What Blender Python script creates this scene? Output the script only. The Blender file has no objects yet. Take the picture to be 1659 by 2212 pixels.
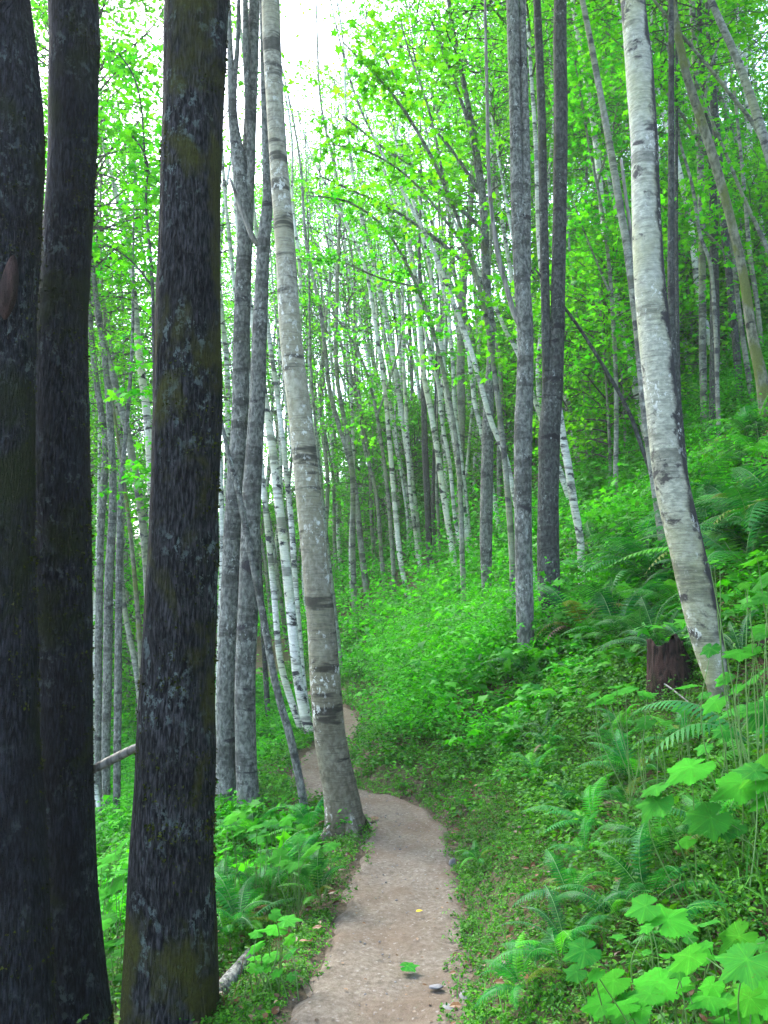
import bpy, math, random
import numpy as np
from mathutils import Vector, Matrix
R = math.radians
rng = np.random.default_rng(7)
random.seed(7)
SC = bpy.context.scene
COL = SC.collection

# ------------------------------------------------------------------ camera
F, CX, CY = 1800.0, 829.5, 1106.0        # focal length and centre of the 1659 x 2212 sight grid
PITCH, EYE = R(6.46), 1.6
cam = bpy.data.cameras.new("camera"); cam.sensor_fit = 'VERTICAL'; cam.sensor_height = 24
cam.lens = F * 24 / 2212; cam.clip_start = 0.05; cam.clip_end = 1000
camo = bpy.data.objects.new("camera", cam); COL.objects.link(camo)
camo.location = (0, 0, EYE); camo.rotation_euler = (math.pi / 2 + PITCH, 0, 0)
SC.camera = camo

# ------------------------------------------------------------------ sky, sun, exposure
SUN_EL, SUN_AZ = R(52), R(-38)            # azimuth from +Y, negative = towards -X
w = bpy.data.worlds.new("World"); SC.world = w; w.use_nodes = True
nt = w.node_tree
bg = nt.nodes['Background']
sky = nt.nodes.new('ShaderNodeTexSky'); sky.sky_type = 'NISHITA'; sky.sun_disc = False
sky.sun_elevation = SUN_EL; sky.sun_rotation = SUN_AZ; sky.air_density = 1.0; sky.dust_density = 2.0
hs = nt.nodes.new('ShaderNodeHueSaturation'); hs.inputs['Saturation'].default_value = 0.85
nt.links.new(sky.outputs[0], hs.inputs['Color']); nt.links.new(hs.outputs[0], bg.inputs[0])
bg.inputs[1].default_value = 0.15
sun = bpy.data.lights.new("sun", 'SUN'); sun.energy = 1.5; sun.angle = R(25); sun.color = (1, 0.97, 0.90)
suno = bpy.data.objects.new("sun", sun); COL.objects.link(suno)
sdir = Vector((math.sin(SUN_AZ) * math.cos(SUN_EL), math.cos(SUN_AZ) * math.cos(SUN_EL), math.sin(SUN_EL)))
suno.rotation_euler = sdir.to_track_quat('Z', 'Y').to_euler(); suno.location = (0, 0, 40)
SC.view_settings.view_transform = 'Standard'; SC.view_settings.look = 'None'
SC.view_settings.exposure = 3.15; SC.view_settings.gamma = 1
HAZE = .0011
SC.cycles.volume_bounces = 1; SC.cycles.max_bounces = 8; SC.cycles.diffuse_bounces = 4; SC.cycles.transmission_bounces = 5
SC.cycles.glossy_bounces = 2; SC.cycles.caustics_reflective = False; SC.cycles.caustics_refractive = False
SC.cycles.use_denoising = True; SC.cycles.sample_clamp_indirect = 8
SC.cycles.use_adaptive_sampling = True; SC.cycles.adaptive_threshold = 0.02

# ------------------------------------------------------------------ helpers
def hash3(ix, iy, iz, seed=0):
    h = (ix.astype(np.int64) * 374761393 + iy.astype(np.int64) * 668265263 + iz.astype(np.int64) * 2147483647 + seed * 1274126177) & 0xffffffff
    h = ((h ^ (h >> 13)) * 1274126177) & 0xffffffff
    h = ((h ^ (h >> 16)) * 2246822519) & 0xffffffff
    return ((h ^ (h >> 15)) & 0xffffff) / float(0xffffff)
def vnoise(p, seed=0):                    # value noise, -1 .. 1
    f = np.floor(p); t = p - f; t = t * t * (3 - 2 * t); f = f.astype(np.int64); o = 0
    for dx in (0, 1):
        wx = t[:, 0] if dx else 1 - t[:, 0]
        for dy in (0, 1):
            wy = t[:, 1] if dy else 1 - t[:, 1]
            for dz in (0, 1):
                wz = t[:, 2] if dz else 1 - t[:, 2]
                o = o + wx * wy * wz * hash3(f[:, 0] + dx, f[:, 1] + dy, f[:, 2] + dz, seed)
    return o * 2 - 1
def fbm(p, octv=4, seed=0):
    a, o, s = 1.0, 0, 0
    for k in range(octv):
        o = o + a * vnoise(p * 2 ** k + 17.3 * k, seed + k); s += a; a *= .5
    return o / s
def smooth(a, b, x):
    t = np.clip((x - a) / (b - a), 0, 1); return t * t * (3 - 2 * t)

def mesh_of(name, V, faces, mats, midx=None, smooth_sh=False):
    """V (n,3); faces: list of int arrays, each (m,k)."""
    me = bpy.data.meshes.new(name)
    V = np.ascontiguousarray(V, dtype=np.float32)
    me.vertices.add(len(V)); me.vertices.foreach_set('co', V.ravel())
    loops = np.concatenate([f.ravel() for f in faces]).astype(np.int32)
    tot = np.concatenate([np.full(len(f), f.shape[1]) for f in faces]).astype(np.int32)
    start = np.concatenate([[0], np.cumsum(tot)[:-1]]).astype(np.int32)
    me.loops.add(len(loops)); me.loops.foreach_set('vertex_index', loops)
    me.polygons.add(len(tot)); me.polygons.foreach_set('loop_start', start)
    for m in (mats if isinstance(mats, (list, tuple)) else [mats]): me.materials.append(m)
    if midx is not None: me.polygons.foreach_set('material_index', np.asarray(midx, dtype=np.int32))
    me.polygons.foreach_set('use_smooth', np.full(len(tot), smooth_sh))
    me.update(calc_edges=True); me.validate()
    return me
def link(name, data, parent=None, loc=None):
    o = bpy.data.objects.new(name, data); COL.objects.link(o)
    if parent: o.parent = parent
    if loc is not None: o.location = loc
    return o
def tag(o, label=None, cat=None, group=None, kind=None):
    if label: o['label'] = label
    if cat: o['category'] = cat
    if group: o['group'] = group
    if kind: o['kind'] = kind
    return o
class MB:                                  # collects geometry for one mesh
    def __init__(s): s.V, s.Fs, s.M, s.n = [], [], [], 0
    def add(s, V, faces, mat=0):
        s.V.append(np.asarray(V, float))
        for f in faces:
            s.Fs.append(np.asarray(f) + s.n); s.M.append(np.full(len(f), mat))
        s.n += len(V)
    def mesh(s, name, mats, smooth_sh=False):
        return mesh_of(name, np.vstack(s.V), s.Fs, mats, np.concatenate(s.M), smooth_sh)

def catmull(P, step):
    """P (n,k) -> resampled rows along the polyline, about `step` metres apart (first three columns are xyz)."""
    P = np.asarray(P, float); n = len(P); out = []
    E = np.vstack([2 * P[0] - P[1], P, 2 * P[-1] - P[-2]])
    for i in range(n - 1):
        p0, p1, p2, p3 = E[i], E[i + 1], E[i + 2], E[i + 3]
        k = max(1, int(np.linalg.norm(p2[:3] - p1[:3]) / step))
        t = np.linspace(0, 1, k, endpoint=False)[:, None]
        out.append(.5 * (2 * p1 + (p2 - p0) * t + (2 * p0 - 5 * p1 + 4 * p2 - p3) * t * t + (3 * p1 - p0 - 3 * p2 + p3) * t ** 3))
    out.append(P[-1:]); r = np.vstack(out)
    if r.shape[1] > 3: r[:, 3] = np.maximum(r[:, 3], .001)
    return r
def tube(Pr, sides=12, disp=None, cap=True):
    """Pr (n,4): points with radius. Returns V, faces. disp(P, radial) -> relative radius change."""
    P, r = Pr[:, :3], Pr[:, 3]; n = len(P)
    T = np.gradient(P, axis=0); T /= np.linalg.norm(T, axis=1)[:, None] + 1e-9
    ref = np.array([1., 0, 0]) if abs(T[:, 0]).mean() < .8 else np.array([0, 1., 0])
    A = ref - T * (T @ ref)[:, None]; A /= np.linalg.norm(A, axis=1)[:, None]
    B = np.cross(T, A)
    th = np.linspace(0, 2 * math.pi, sides, endpoint=False)
    D = A[:, None] * np.cos(th)[None, :, None] + B[:, None] * np.sin(th)[None, :, None]
    rr = np.repeat(r[:, None], sides, 1)
    if disp is not None:
        Q = (P[:, None] + D * rr[..., None]).reshape(-1, 3)
        rr = rr * (1 + disp(Q).reshape(n, sides))
    V = (P[:, None] + D * rr[..., None]).reshape(-1, 3)
    i = np.arange(n - 1)[:, None] * sides; j = np.arange(sides)[None]; k = (j + 1) % sides
    q = np.stack([i + j, i + k, i + sides + k, i + sides + j], -1).reshape(-1, 4)
    fs = [q]
    if cap:
        fs.append(np.arange(sides)[None, ::-1]); fs.append((np.arange(sides) + (n - 1) * sides)[None])
    return V, fs

LEAF = {   # shapes: vertices (along, across, up), faces
 'rhomb': (np.array([[0, 0, 0], [.45, .32, .06], [1, 0, -.06], [.45, -.32, .06]]), [np.array([[0, 1, 2], [0, 2, 3]])]),
 'oval': (np.array([[0, 0, 0], [.25, .27, .05], [.65, .24, .03], [1, 0, -.12], [.65, -.24, .03], [.25, -.27, .05], [.5, 0, 0]]),
          [np.array([[0, 1, 6], [1, 2, 6], [2, 3, 6], [3, 4, 6], [4, 5, 6], [5, 0, 6]])]),
 'maple': (np.array([[0, 0, 0], [-.08, .42, -.03], [.3, .3, .02], [.5, .55, -.08], [.55, .2, .03], [1, 0, -.1], [.55, -.2, .03], [.5, -.55, -.08], [.3, -.3, .02], [-.08, -.42, -.03], [.4, 0, .03]]),
           [np.array([[0, 1, 2], [0, 2, 10], [2, 3, 4], [2, 4, 10], [4, 5, 10], [5, 6, 10], [6, 7, 8], [6, 8, 10], [8, 0, 10], [8, 9, 0]])]),
}
def unit(v): return v / (np.linalg.norm(v, axis=-1, keepdims=True) + 1e-9)
def leaf_cloud(C, a, n, s, shape='rhomb'):
    T, fs = LEAF[shape]
    a = unit(a); b = unit(np.cross(n, a)); n = np.cross(a, b)
    V = C[:, None] + s[:, None, None] * (T[None, :, :1] * a[:, None] + T[None, :, 1:2] * b[:, None] + T[None, :, 2:] * n[:, None])
    k = len(T); base = (np.arange(len(C)) * k)[:, None, None]
    return V.reshape(-1, 3), [(f[None] + base).reshape(-1, f.shape[1]) for f in fs]

# ------------------------------------------------------------------ materials
class N:
    def __init__(s, name):
        s.m = bpy.data.materials.new(name); s.m.use_nodes = True; s.t = s.m.node_tree
        s.p = s.t.nodes['Principled BSDF']; s.o = s.t.nodes['Material Output']
    def n(s, t, **k):
        x = s.t.nodes.new(t)
        for a, v in k.items(): setattr(x, a, v)
        return x
    def l(s, a, b): s.t.links.new(a, b)
    def coord(s, rnd=True):
        tc = s.n('ShaderNodeTexCoord')
        if not rnd: return tc.outputs['Object']
        oi = s.n('ShaderNodeObjectInfo'); ad = s.n('ShaderNodeVectorMath', operation='ADD')
        mu = s.n('ShaderNodeMath', operation='MULTIPLY'); mu.inputs[1].default_value = 37
        s.l(oi.outputs['Random'], mu.inputs[0]); s.l(tc.outputs['Object'], ad.inputs[0]); s.l(mu.outputs[0], ad.inputs[1])
        return ad.outputs[0]
    def noise(s, co, sc, det=4, rough=.55, stretch=None, dist=0):
        if stretch:
            m = s.n('ShaderNodeMapping'); m.inputs['Scale'].default_value = stretch; s.l(co, m.inputs[0]); co = m.outputs[0]
        x = s.n('ShaderNodeTexNoise'); x.inputs['Scale'].default_value = sc; x.inputs['Detail'].default_value = det
        x.inputs['Roughness'].default_value = rough; x.inputs['Distortion'].default_value = dist
        s.l(co, x.inputs['Vector']); return x.outputs[0]
    def ramp(s, v, stops):
        r = s.n('ShaderNodeValToRGB'); e = r.color_ramp.elements
        while len(e) < len(stops): e.new(.5)
        for x, (p, c) in zip(e, stops):
            x.position = p; x.color = (*c, 1) if isinstance(c, (tuple, list)) else (c, c, c, 1)
        s.l(v, r.inputs[0]); return r.outputs[0]
    def mix(s, f, a, b, mode='MIX'):
        x = s.n('ShaderNodeMix', data_type='RGBA', blend_type=mode)
        for i, v in ((0, f), (6, a), (7, b)):
            if hasattr(v, 'links'): s.l(v, x.inputs[i])
            else: x.inputs[i].default_value = v if i == 0 else (*v, 1)
        return x.outputs[2]
    def math(s, op, a, b):
        x = s.n('ShaderNodeMath', operation=op)
        for i, v in enumerate((a, b)):
            if hasattr(v, 'links'): s.l(v, x.inputs[i])
            else: x.inputs[i].default_value = v
        return x.outputs[0]
    def bump(s, h, strength=.6, dist=.02):
        b = s.n('ShaderNodeBump'); b.inputs['Strength'].default_value = strength; b.inputs['Distance'].default_value = dist
        s.l(h, b.inputs['Height']); s.l(b.outputs[0], s.p.inputs['Normal'])
    def col(s, c, rough=.9, spec=.2):
        if hasattr(c, 'links'): s.l(c, s.p.inputs['Base Color'])
        else: s.p.inputs['Base Color'].default_value = (*c, 1)
        s.p.inputs['Roughness'].default_value = rough; s.p.inputs['Specular IOR Level'].default_value = spec

def bark(name, lo, hi, moss=None, moss_t=.55, lichen=None, lich_t=.62, furrow=(38, .16), bumpd=.02, patch=None, patch_t=.62, patch_s=(4, 4, 9), lent=0, algae=None, ring=0, bare=None, foot=None, side=None, plates=0):
    b = N(name); co = b.coord()
    f1 = b.noise(co, furrow[0], 6, .62, (1, 1, furrow[1]), .25)
    c = b.ramp(f1, [(.40, lo), (.62, hi)])
    if plates:
        mp = b.n('ShaderNodeMapping'); mp.inputs['Scale'].default_value = (1, 1, .11); b.l(co, mp.inputs[0])
        wv = b.n('ShaderNodeVectorMath', operation='ADD'); b.l(mp.outputs[0], wv.inputs[0])
        nz = b.n('ShaderNodeTexNoise'); nz.inputs['Scale'].default_value = 14; b.l(mp.outputs[0], nz.inputs['Vector'])
        sc_ = b.n('ShaderNodeVectorMath', operation='SCALE'); sc_.inputs['Scale'].default_value = .09; b.l(nz.outputs['Color'], sc_.inputs[0]); b.l(sc_.outputs[0], wv.inputs[1])
        vr = b.n('ShaderNodeTexVoronoi', feature='DISTANCE_TO_EDGE'); vr.inputs['Scale'].default_value = plates; b.l(wv.outputs[0], vr.inputs['Vector'])
        pl = b.ramp(vr.outputs['Distance'], [(.0, .25), (.13, 1.0)])
        c = b.mix(pl, lo, c); f1 = b.math('ADD', f1, b.math('MULTIPLY', pl, .45))
    big = b.noise(co, 2.3, 3)
    c = b.mix(b.ramp(big, [(.35, 0.0), (.7, .5)]), c, lo)
    if algae: c = b.mix(b.ramp(b.noise(co, 1.9, 4, .6, (1, 1, .6)), [(.42, 0.0), (.66, .75)]), c, algae)
    if bare: c = b.mix(b.ramp(b.noise(co, 3.1, 2, .5), [(.66, 0.0), (.72, .8)]), c, bare)
    if lent: # thin sideways lenticels
        ln = b.noise(co, 4.0, 3, .6, (1.6, 1.6, 26))
        c = b.mix(b.ramp(ln, [(.52, 0.0), (.66, lent)]), c, (.05, .05, .05))
    if ring: # dark bands round old branch scars
        rn = b.noise(co, 1.0, 4, .65, (1.2, 1.2, 6.5))
        c = b.mix(b.ramp(rn, [(.54, 0.0), (.60, ring)]), c, (.03, .03, .028))
    if patch:
        pn = b.noise(co, 1.0, 5, .62, patch_s, .5)
        c = b.mix(b.ramp(pn, [(patch_t, 0.0), (patch_t + .06, 1.0)]), c, patch)
    if foot: # rougher, darker bark towards the foot of the trunk
        sx = b.n('ShaderNodeSeparateXYZ'); tc = b.n('ShaderNodeTexCoord'); b.l(tc.outputs['Object'], sx.inputs[0])
        hz_ = b.math('ADD', b.math('MULTIPLY', sx.outputs[2], .2), b.math('MULTIPLY', b.noise(co, 6, 4), .35))
        c = b.mix(b.ramp(hz_, [(.16, .9), (.85, 0.0)]), c, b.mix(1.0, c, foot, 'MULTIPLY'))
    if side: # shaded uphill side painted dark into the bark, broken up with black patches
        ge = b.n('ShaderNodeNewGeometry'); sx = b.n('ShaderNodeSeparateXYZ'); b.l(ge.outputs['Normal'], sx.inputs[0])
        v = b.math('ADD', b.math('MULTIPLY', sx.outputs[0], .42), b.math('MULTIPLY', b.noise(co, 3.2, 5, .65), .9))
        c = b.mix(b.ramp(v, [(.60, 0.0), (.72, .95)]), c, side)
    if lichen:
        ln = b.noise(co, 26, 6, .72, (1, 1, .7)); lm = b.noise(co, 2.9, 4, .6)
        m = b.math('MULTIPLY', b.ramp(ln, [(lich_t, 0.0), (lich_t + .05, 1.0)]), b.ramp(lm, [(.47, 0.0), (.6, .9)]))
        c = b.mix(m, c, lichen)
    if moss:
        mn = b.noise(co, 2.6, 5, .6, (1, 1, .7), .3)
        mf = b.noise(co, 60, 3)
        c = b.mix(b.ramp(mn, [(moss_t, 0.0), (moss_t + .1, .92)]), c, b.mix(mf, tuple(.5 * x for x in moss), tuple(1.6 * x for x in moss)))
    b.col(c, .92, .15)
    h = b.math('ADD', f1, b.math('MULTIPLY', b.noise(co, 120, 3), .35))
    b.bump(h, .9, bumpd)
    return b.m

M = {}
M['dark'] = bark('dark_furrowed_bark', (.0016, .0018, .0026), (.052, .054, .060), moss=(.036, .040, .005), moss_t=.49, lichen=(.105, .14, .135), lich_t=.54, furrow=(80, .22), bumpd=.03, plates=58)
M['dark2'] = bark('dark_mossy_bark', (.0012, .0014, .0024), (.034, .039, .052), moss=(.012, .018, .004), moss_t=.54, lichen=(.07, .095, .095), lich_t=.54, furrow=(85, .2), bumpd=.03, plates=64)
M['scar'] = bark('bare_reddish_wood', (.02, .013, .012), (.075, .042, .036), furrow=(30, .1))
M['alder'] = bark('grey_alder_bark', (.062, .068, .062), (.235, .245, .225), moss=(.05, .055, .01), moss_t=.66, lichen=(.34, .37, .35), lich_t=.56, furrow=(34, .55), bumpd=.03, patch=(.035, .035, .038), patch_t=.60, patch_s=(3, 3, 9), ring=.6)
M['alder_dark'] = bark('dark_alder_bark', (.028, .032, .031), (.10, .106, .10), moss=(.04, .045, .01), moss_t=.62, lichen=(.24, .27, .26), lich_t=.58, furrow=(34, .55), bumpd=.03, patch=(.02, .02, .022), patch_t=.58, patch_s=(3, 3, 8), ring=.5)
M['tan'] = bark('pale_tan_birch_bark', (.20, .195, .15), (.39, .39, .32), lichen=(.56, .58, .54), lich_t=.54, furrow=(30, .8), bumpd=.008, patch=(.06, .055, .05), patch_t=.66, patch_s=(3, 3, 7), lent=.45, ring=.8, algae=(.27, .265, .17), foot=(.25, .22, .165))
M['birch'] = bark('white_birch_bark', (.44, .45, .42), (.68, .68, .64), lichen=(.7, .72, .68), lich_t=.58, furrow=(20, 2.5), bumpd=.006, patch=(.035, .035, .038), patch_t=.55, patch_s=(4, 4, 8), lent=.35, ring=.6, algae=(.36, .38, .2))
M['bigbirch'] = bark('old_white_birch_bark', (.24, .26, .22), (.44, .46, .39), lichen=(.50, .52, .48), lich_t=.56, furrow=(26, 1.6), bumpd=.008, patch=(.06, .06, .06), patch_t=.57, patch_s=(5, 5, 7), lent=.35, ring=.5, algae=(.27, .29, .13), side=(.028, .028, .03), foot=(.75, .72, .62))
M['pale'] = bark('slender_birch_bark', (.42, .43, .42), (.70, .71, .68), furrow=(18, 2), bumpd=.004, patch=(.05, .05, .055), patch_t=.56, patch_s=(5, 5, 10), lent=.6, ring=.7, algae=(.3, .34, .2))
M['grey'] = bark('slender_grey_bark', (.115, .125, .11), (.29, .305, .28), furrow=(18, 1), bumpd=.004, patch=(.05, .05, .052), patch_t=.56, patch_s=(4, 4, 9), lent=.4, ring=.6, algae=(.18, .21, .1))
M['green'] = bark('algae_green_bark', (.08, .085, .06), (.22, .23, .17), moss=(.09, .11, .03), moss_t=.5, furrow=(20, .6), bumpd=.006, patch=(.03, .03, .03), patch_t=.6)
M['deadwood'] = bark('weathered_dead_wood', (.09, .088, .08), (.28, .275, .25), furrow=(30, .15), bumpd=.01, patch=(.08, .06, .05), patch_t=.62)
M['rot'] = bark('rotten_red_wood', (.008, .006, .005), (.05, .027, .021), moss=(.04, .06, .012), moss_t=.53, furrow=(50, .14), bumpd=.02)
M['twig'] = bark('twig_bark', (.03, .03, .028), (.09, .085, .08))

def leafmat(name, c1, c2, tr=.45, gloss=.02, hue=.0):
    b = N(name); b.t.nodes.remove(b.p)
    g = b.n('ShaderNodeNewGeometry'); oi = b.n('ShaderNodeObjectInfo')
    cr = b.mix(g.outputs['Random Per Island'], c1, c2)
    if 'broad' in name:
        va = b.n('ShaderNodeAttribute'); va.attribute_name = 'vein'; cr = b.mix(b.math('MULTIPLY', va.outputs['Fac'], .5), b.mix(oi.outputs['Random'], c1, c2), tuple(min(1, 1.5 * x) for x in c2))
        cr = b.mix(b.ramp(b.noise(b.coord(), 9, 4), [(.5, 0.0), (.72, .5)]), cr, (.05, .17, .015)); cr = b.mix(b.ramp(b.noise(b.coord(), 26, 3), [(.66, 0.0), (.70, .6)]), cr, (.10, .07, .02))
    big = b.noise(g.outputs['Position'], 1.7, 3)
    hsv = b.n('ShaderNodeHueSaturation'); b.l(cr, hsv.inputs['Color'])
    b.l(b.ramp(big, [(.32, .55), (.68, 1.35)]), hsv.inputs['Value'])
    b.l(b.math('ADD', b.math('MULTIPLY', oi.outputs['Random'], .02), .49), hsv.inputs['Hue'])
    d = b.n('ShaderNodeBsdfDiffuse'); t = b.n('ShaderNodeBsdfTranslucent'); gl = b.n('ShaderNodeBsdfGlossy')
    gl.inputs['Roughness'].default_value = .55; gl.inputs['Color'].default_value = (.8, .9, .9, 1)
    b.l(hsv.outputs[0], d.inputs[0])
    tc = b.mix(1.0, hsv.outputs[0], (1.1, 1.25, .5), 'MULTIPLY'); b.l(tc, t.inputs[0])
    m1 = b.n('ShaderNodeMixShader'); m1.inputs[0].default_value = tr; b.l(d.outputs[0], m1.inputs[1]); b.l(t.outputs[0], m1.inputs[2])
    fr = b.n('ShaderNodeFresnel'); fr.inputs[0].default_value = 1.35
    m2 = b.n('ShaderNodeMixShader'); b.l(b.math('MULTIPLY', fr.outputs[0], gloss), m2.inputs[0]); b.l(m1.outputs[0], m2.inputs[1]); b.l(gl.outputs[0], m2.inputs[2])
    b.l(m2.outputs[0], b.o.inputs[0])
    return b.m
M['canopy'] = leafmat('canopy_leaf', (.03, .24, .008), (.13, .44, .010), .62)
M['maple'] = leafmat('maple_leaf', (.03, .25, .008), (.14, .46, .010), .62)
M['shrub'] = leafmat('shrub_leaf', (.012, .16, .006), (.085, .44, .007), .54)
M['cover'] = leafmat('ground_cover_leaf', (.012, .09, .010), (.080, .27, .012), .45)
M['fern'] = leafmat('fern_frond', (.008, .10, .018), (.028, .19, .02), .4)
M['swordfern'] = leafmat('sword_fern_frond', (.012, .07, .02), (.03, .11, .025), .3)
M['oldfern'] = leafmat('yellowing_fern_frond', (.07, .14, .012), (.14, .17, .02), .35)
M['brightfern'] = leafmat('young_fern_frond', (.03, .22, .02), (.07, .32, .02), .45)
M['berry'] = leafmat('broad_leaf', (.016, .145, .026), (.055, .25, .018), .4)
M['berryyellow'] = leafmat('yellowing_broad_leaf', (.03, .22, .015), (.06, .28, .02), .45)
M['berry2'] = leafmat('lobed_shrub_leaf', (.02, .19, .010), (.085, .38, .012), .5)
M['grass'] = leafmat('grass_blade', (.03, .15, .02), (.09, .25, .04), .35)
M['litter'] = leafmat('dead_leaf', (.05, .026, .013), (.16, .088, .042), .15, .05)
M['yleaf'] = leafmat('yellow_leaf', (.35, .22, .01), (.4, .25, .015), .2)
M['stem'] = N('green_stem').m; M['stem'].node_tree.nodes['Principled BSDF'].inputs['Base Color'].default_value = (.07, .16, .03, 1)

b = N('forest_soil'); co = b.coord(False)
c = b.ramp(b.noise(co, 9, 6, .65), [(.3, (.012, .010, .006)), (.55, (.05, .036, .02)), (.75, (.10, .075, .045))])
c = b.mix(b.ramp(b.noise(co, 1.6, 4), [(.42, 0.0), (.6, .85)]), c, (.03, .06, .01))
an = b.n('ShaderNodeAttribute'); an.attribute_name = 'trodden'
c = b.mix(an.outputs['Fac'], c, b.ramp(b.noise(co, 30, 6, .7), [(.35, (.035, .027, .017)), (.65, (.12, .095, .065))]))
b.col(c, .95, .1); b.bump(b.noise(co, 40, 5), .8, .03); M['soil'] = b.m
b = N('trail_dirt'); co = b.coord(False)
c = b.ramp(b.noise(co, 34, 8, .75), [(.30, (.056, .046, .034)), (.5, (.112, .094, .073)), (.70, (.168, .146, .118))])
c = b.mix(b.ramp(b.noise(co, 2.2, 4), [(.45, 0.0), (.65, .6)]), c, (.085, .06, .04))
vo = b.n('ShaderNodeTexVoronoi'); vo.inputs['Scale'].default_value = 95; b.l(co, vo.inputs['Vector'])
c = b.mix(b.ramp(b.noise(co, 85, 3, .6), [(.6, 0.0), (.68, .55)]), c, (.07, .05, .04))
c = b.mix(b.ramp(vo.outputs['Color'], [(.84, 0.0), (.92, .45)]), c, (.24, .225, .21))
b.col(c, .95, .1); b.bump(b.math('ADD', b.noise(co, 45, 6, .7), b.math('MULTIPLY', vo.outputs['Distance'], -.3)), .45, .010); M['trail'] = b.m
b = N('grey_stone'); co = b.coord()
b.col(b.ramp(b.noise(co, 14, 5), [(.3, (.06, .06, .065)), (.7, (.20, .195, .19))]), .85, .3); b.bump(b.noise(co, 30, 5), .5, .01); M['stone'] = b.m

# ------------------------------------------------------------------ terrain
KN = np.array([(-30, -1.2), (-5, -.35), (0, -.16), (2, -.12), (3.1, -.09), (4.1, .03), (5.3, .13), (6.3, .16), (6.75, .08), (7.05, -.12), (7.4, -.42), (7.9, -.62),
               (8.8, -.68), (9.8, -.60), (11, -.54), (12.5, -.60), (14, -.95), (17, -2.0), (22, -3.6), (30, -6.5), (40, -11.5), (60, -24), (100, -50), (170, -100)], float)
cs = catmull(np.column_stack([KN[:, 1], KN[:, 0], np.zeros(len(KN))]), .12)
def p_true(y): return np.interp(y, cs[:, 1], cs[:, 0])
def p_soft(y): return np.interp(y, [-30, 0, 5, 8, 12, 17, 22, 30, 40, 60, 100, 170], [-1.2, -.1, -.02, -.3, -.65, -2.0, -3.6, -6.5, -11.5, -24, -50, -100])
PL = cs[(cs[:, 1] > -6) & (cs[:, 1] < 40)][:, :2]
def sdist(x, y):
    """signed distance to the trail's centre line: right of it is positive"""
    out = np.empty(len(x)); sf = x - p_soft(y)
    tr = x - p_true(y)
    for i in range(0, len(x), 4000):
        s = slice(i, i + 4000)
        d = np.sqrt(((np.stack([x[s], y[s]], 1)[:, None] - PL[None]) ** 2).sum(-1)).min(1)
        d = d * np.sign(tr[s])
        f = smooth(.8, 2.6, np.abs(sf[s])); f = np.maximum(f, smooth(24, 30, y[s])); f = np.maximum(f, smooth(-2, -4, y[s]))
        out[s] = d * (1 - f) + sf[s] * f
    return out
W0 = .36
def height(x, y):
    S = sdist(x, y); s = S - W0
    up = np.maximum(s, 0); v = up - 3
    zr = .60 * up + .24 * (np.log1p(np.exp(np.clip(v * 1.5, -30, 30))) / 1.5) + .07 * np.exp(-((up - .3) / .22) ** 2)
    cap = 11 + 6 * smooth(28, 8, y) + 28 * smooth(.02, .32, x / np.maximum(y, 4))
    zr = cap * np.tanh(zr / cap)
    dn = np.maximum(-S - W0 - .05, 0)
    zl = -.50 * dn - .12 * np.maximum(dn - 2, 0); zl = -9 * np.tanh(-zl / 9)
    P3 = np.column_stack([x, y, np.zeros_like(x)])
    off = smooth(.3, 1.4, np.abs(S))
    bump = off * (.10 * fbm(P3 * .9, 3, 3) + .25 * fbm(P3 * .23, 2, 9) * smooth(4, 12, y)) + .012 * fbm(P3 * 6, 2, 5)
    return zr + zl + bump
def geo(a, b, n, first):
    """n coordinates from a towards b, spacing growing"""
    t = np.linspace(0, 1, n + 1)[1:]; g = (np.exp(3.2 * t) - 1) / (math.exp(3.2) - 1)
    return a + np.sign(b - a) * first * np.arange(1, n + 1) + (b - a - np.sign(b - a) * first * n) * g
gx = np.concatenate([geo(-5, -130, 60, .12)[::-1], np.arange(-5, 5.5, .085), geo(5.43, 130, 60, .12)])
gy = np.concatenate([geo(1, -30, 25, .15)[::-1], np.arange(1, 14, .085), geo(14, 170, 90, .12)])
GX, GY = np.meshgrid(gx, gy); Z = height(GX.ravel(), GY.ravel()).reshape(GX.shape)
SD = sdist(GX.ravel(), GY.ravel()).reshape(GX.shape)
def gridval(A, x, y):
    x = np.atleast_1d(np.asarray(x, float)); y = np.atleast_1d(np.asarray(y, float))
    i = np.clip(np.searchsorted(gx, x) - 1, 0, len(gx) - 2); j = np.clip(np.searchsorted(gy, y) - 1, 0, len(gy) - 2)
    u = np.clip((x - gx[i]) / (gx[i + 1] - gx[i]), 0, 1); v = np.clip((y - gy[j]) / (gy[j + 1] - gy[j]), 0, 1)
    return A[j, i] * (1 - u) * (1 - v) + A[j, i + 1] * u * (1 - v) + A[j + 1, i] * (1 - u) * v + A[j + 1, i + 1] * u * v
def gz(x, y): return gridval(Z, x, y)
def gs(x, y): return gridval(SD, x, y)
Zg = Z - .03 * smooth(W0 + .1, W0 - .1, np.abs(SD)) * (GY > -4) * (GY < 26)
nx, ny = len(gx), len(gy)
jj, ii = np.meshgrid(np.arange(ny - 1), np.arange(nx - 1), indexing='ij'); q = (jj * nx + ii).ravel()
GROUND_NEAR = smooth(.85, .30, np.abs(SD) + .04 + .12 * fbm(np.column_stack([GX.ravel() * 4, GY.ravel() * 4, 0 * GX.ravel()]), 3, 4).reshape(GX.shape)) * (GY < 26)
me = mesh_of('ground', np.column_stack([GX.ravel(), GY.ravel(), Zg.ravel()]), [np.stack([q, q + 1, q + nx + 1, q + nx], 1)], M['soil'], smooth_sh=True)
at_ = me.attributes.new('trodden', 'FLOAT', 'POINT'); at_.data.foreach_set('value', GROUND_NEAR.ravel().astype(np.float32))
tag(link('ground', me), kind='structure')
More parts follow.
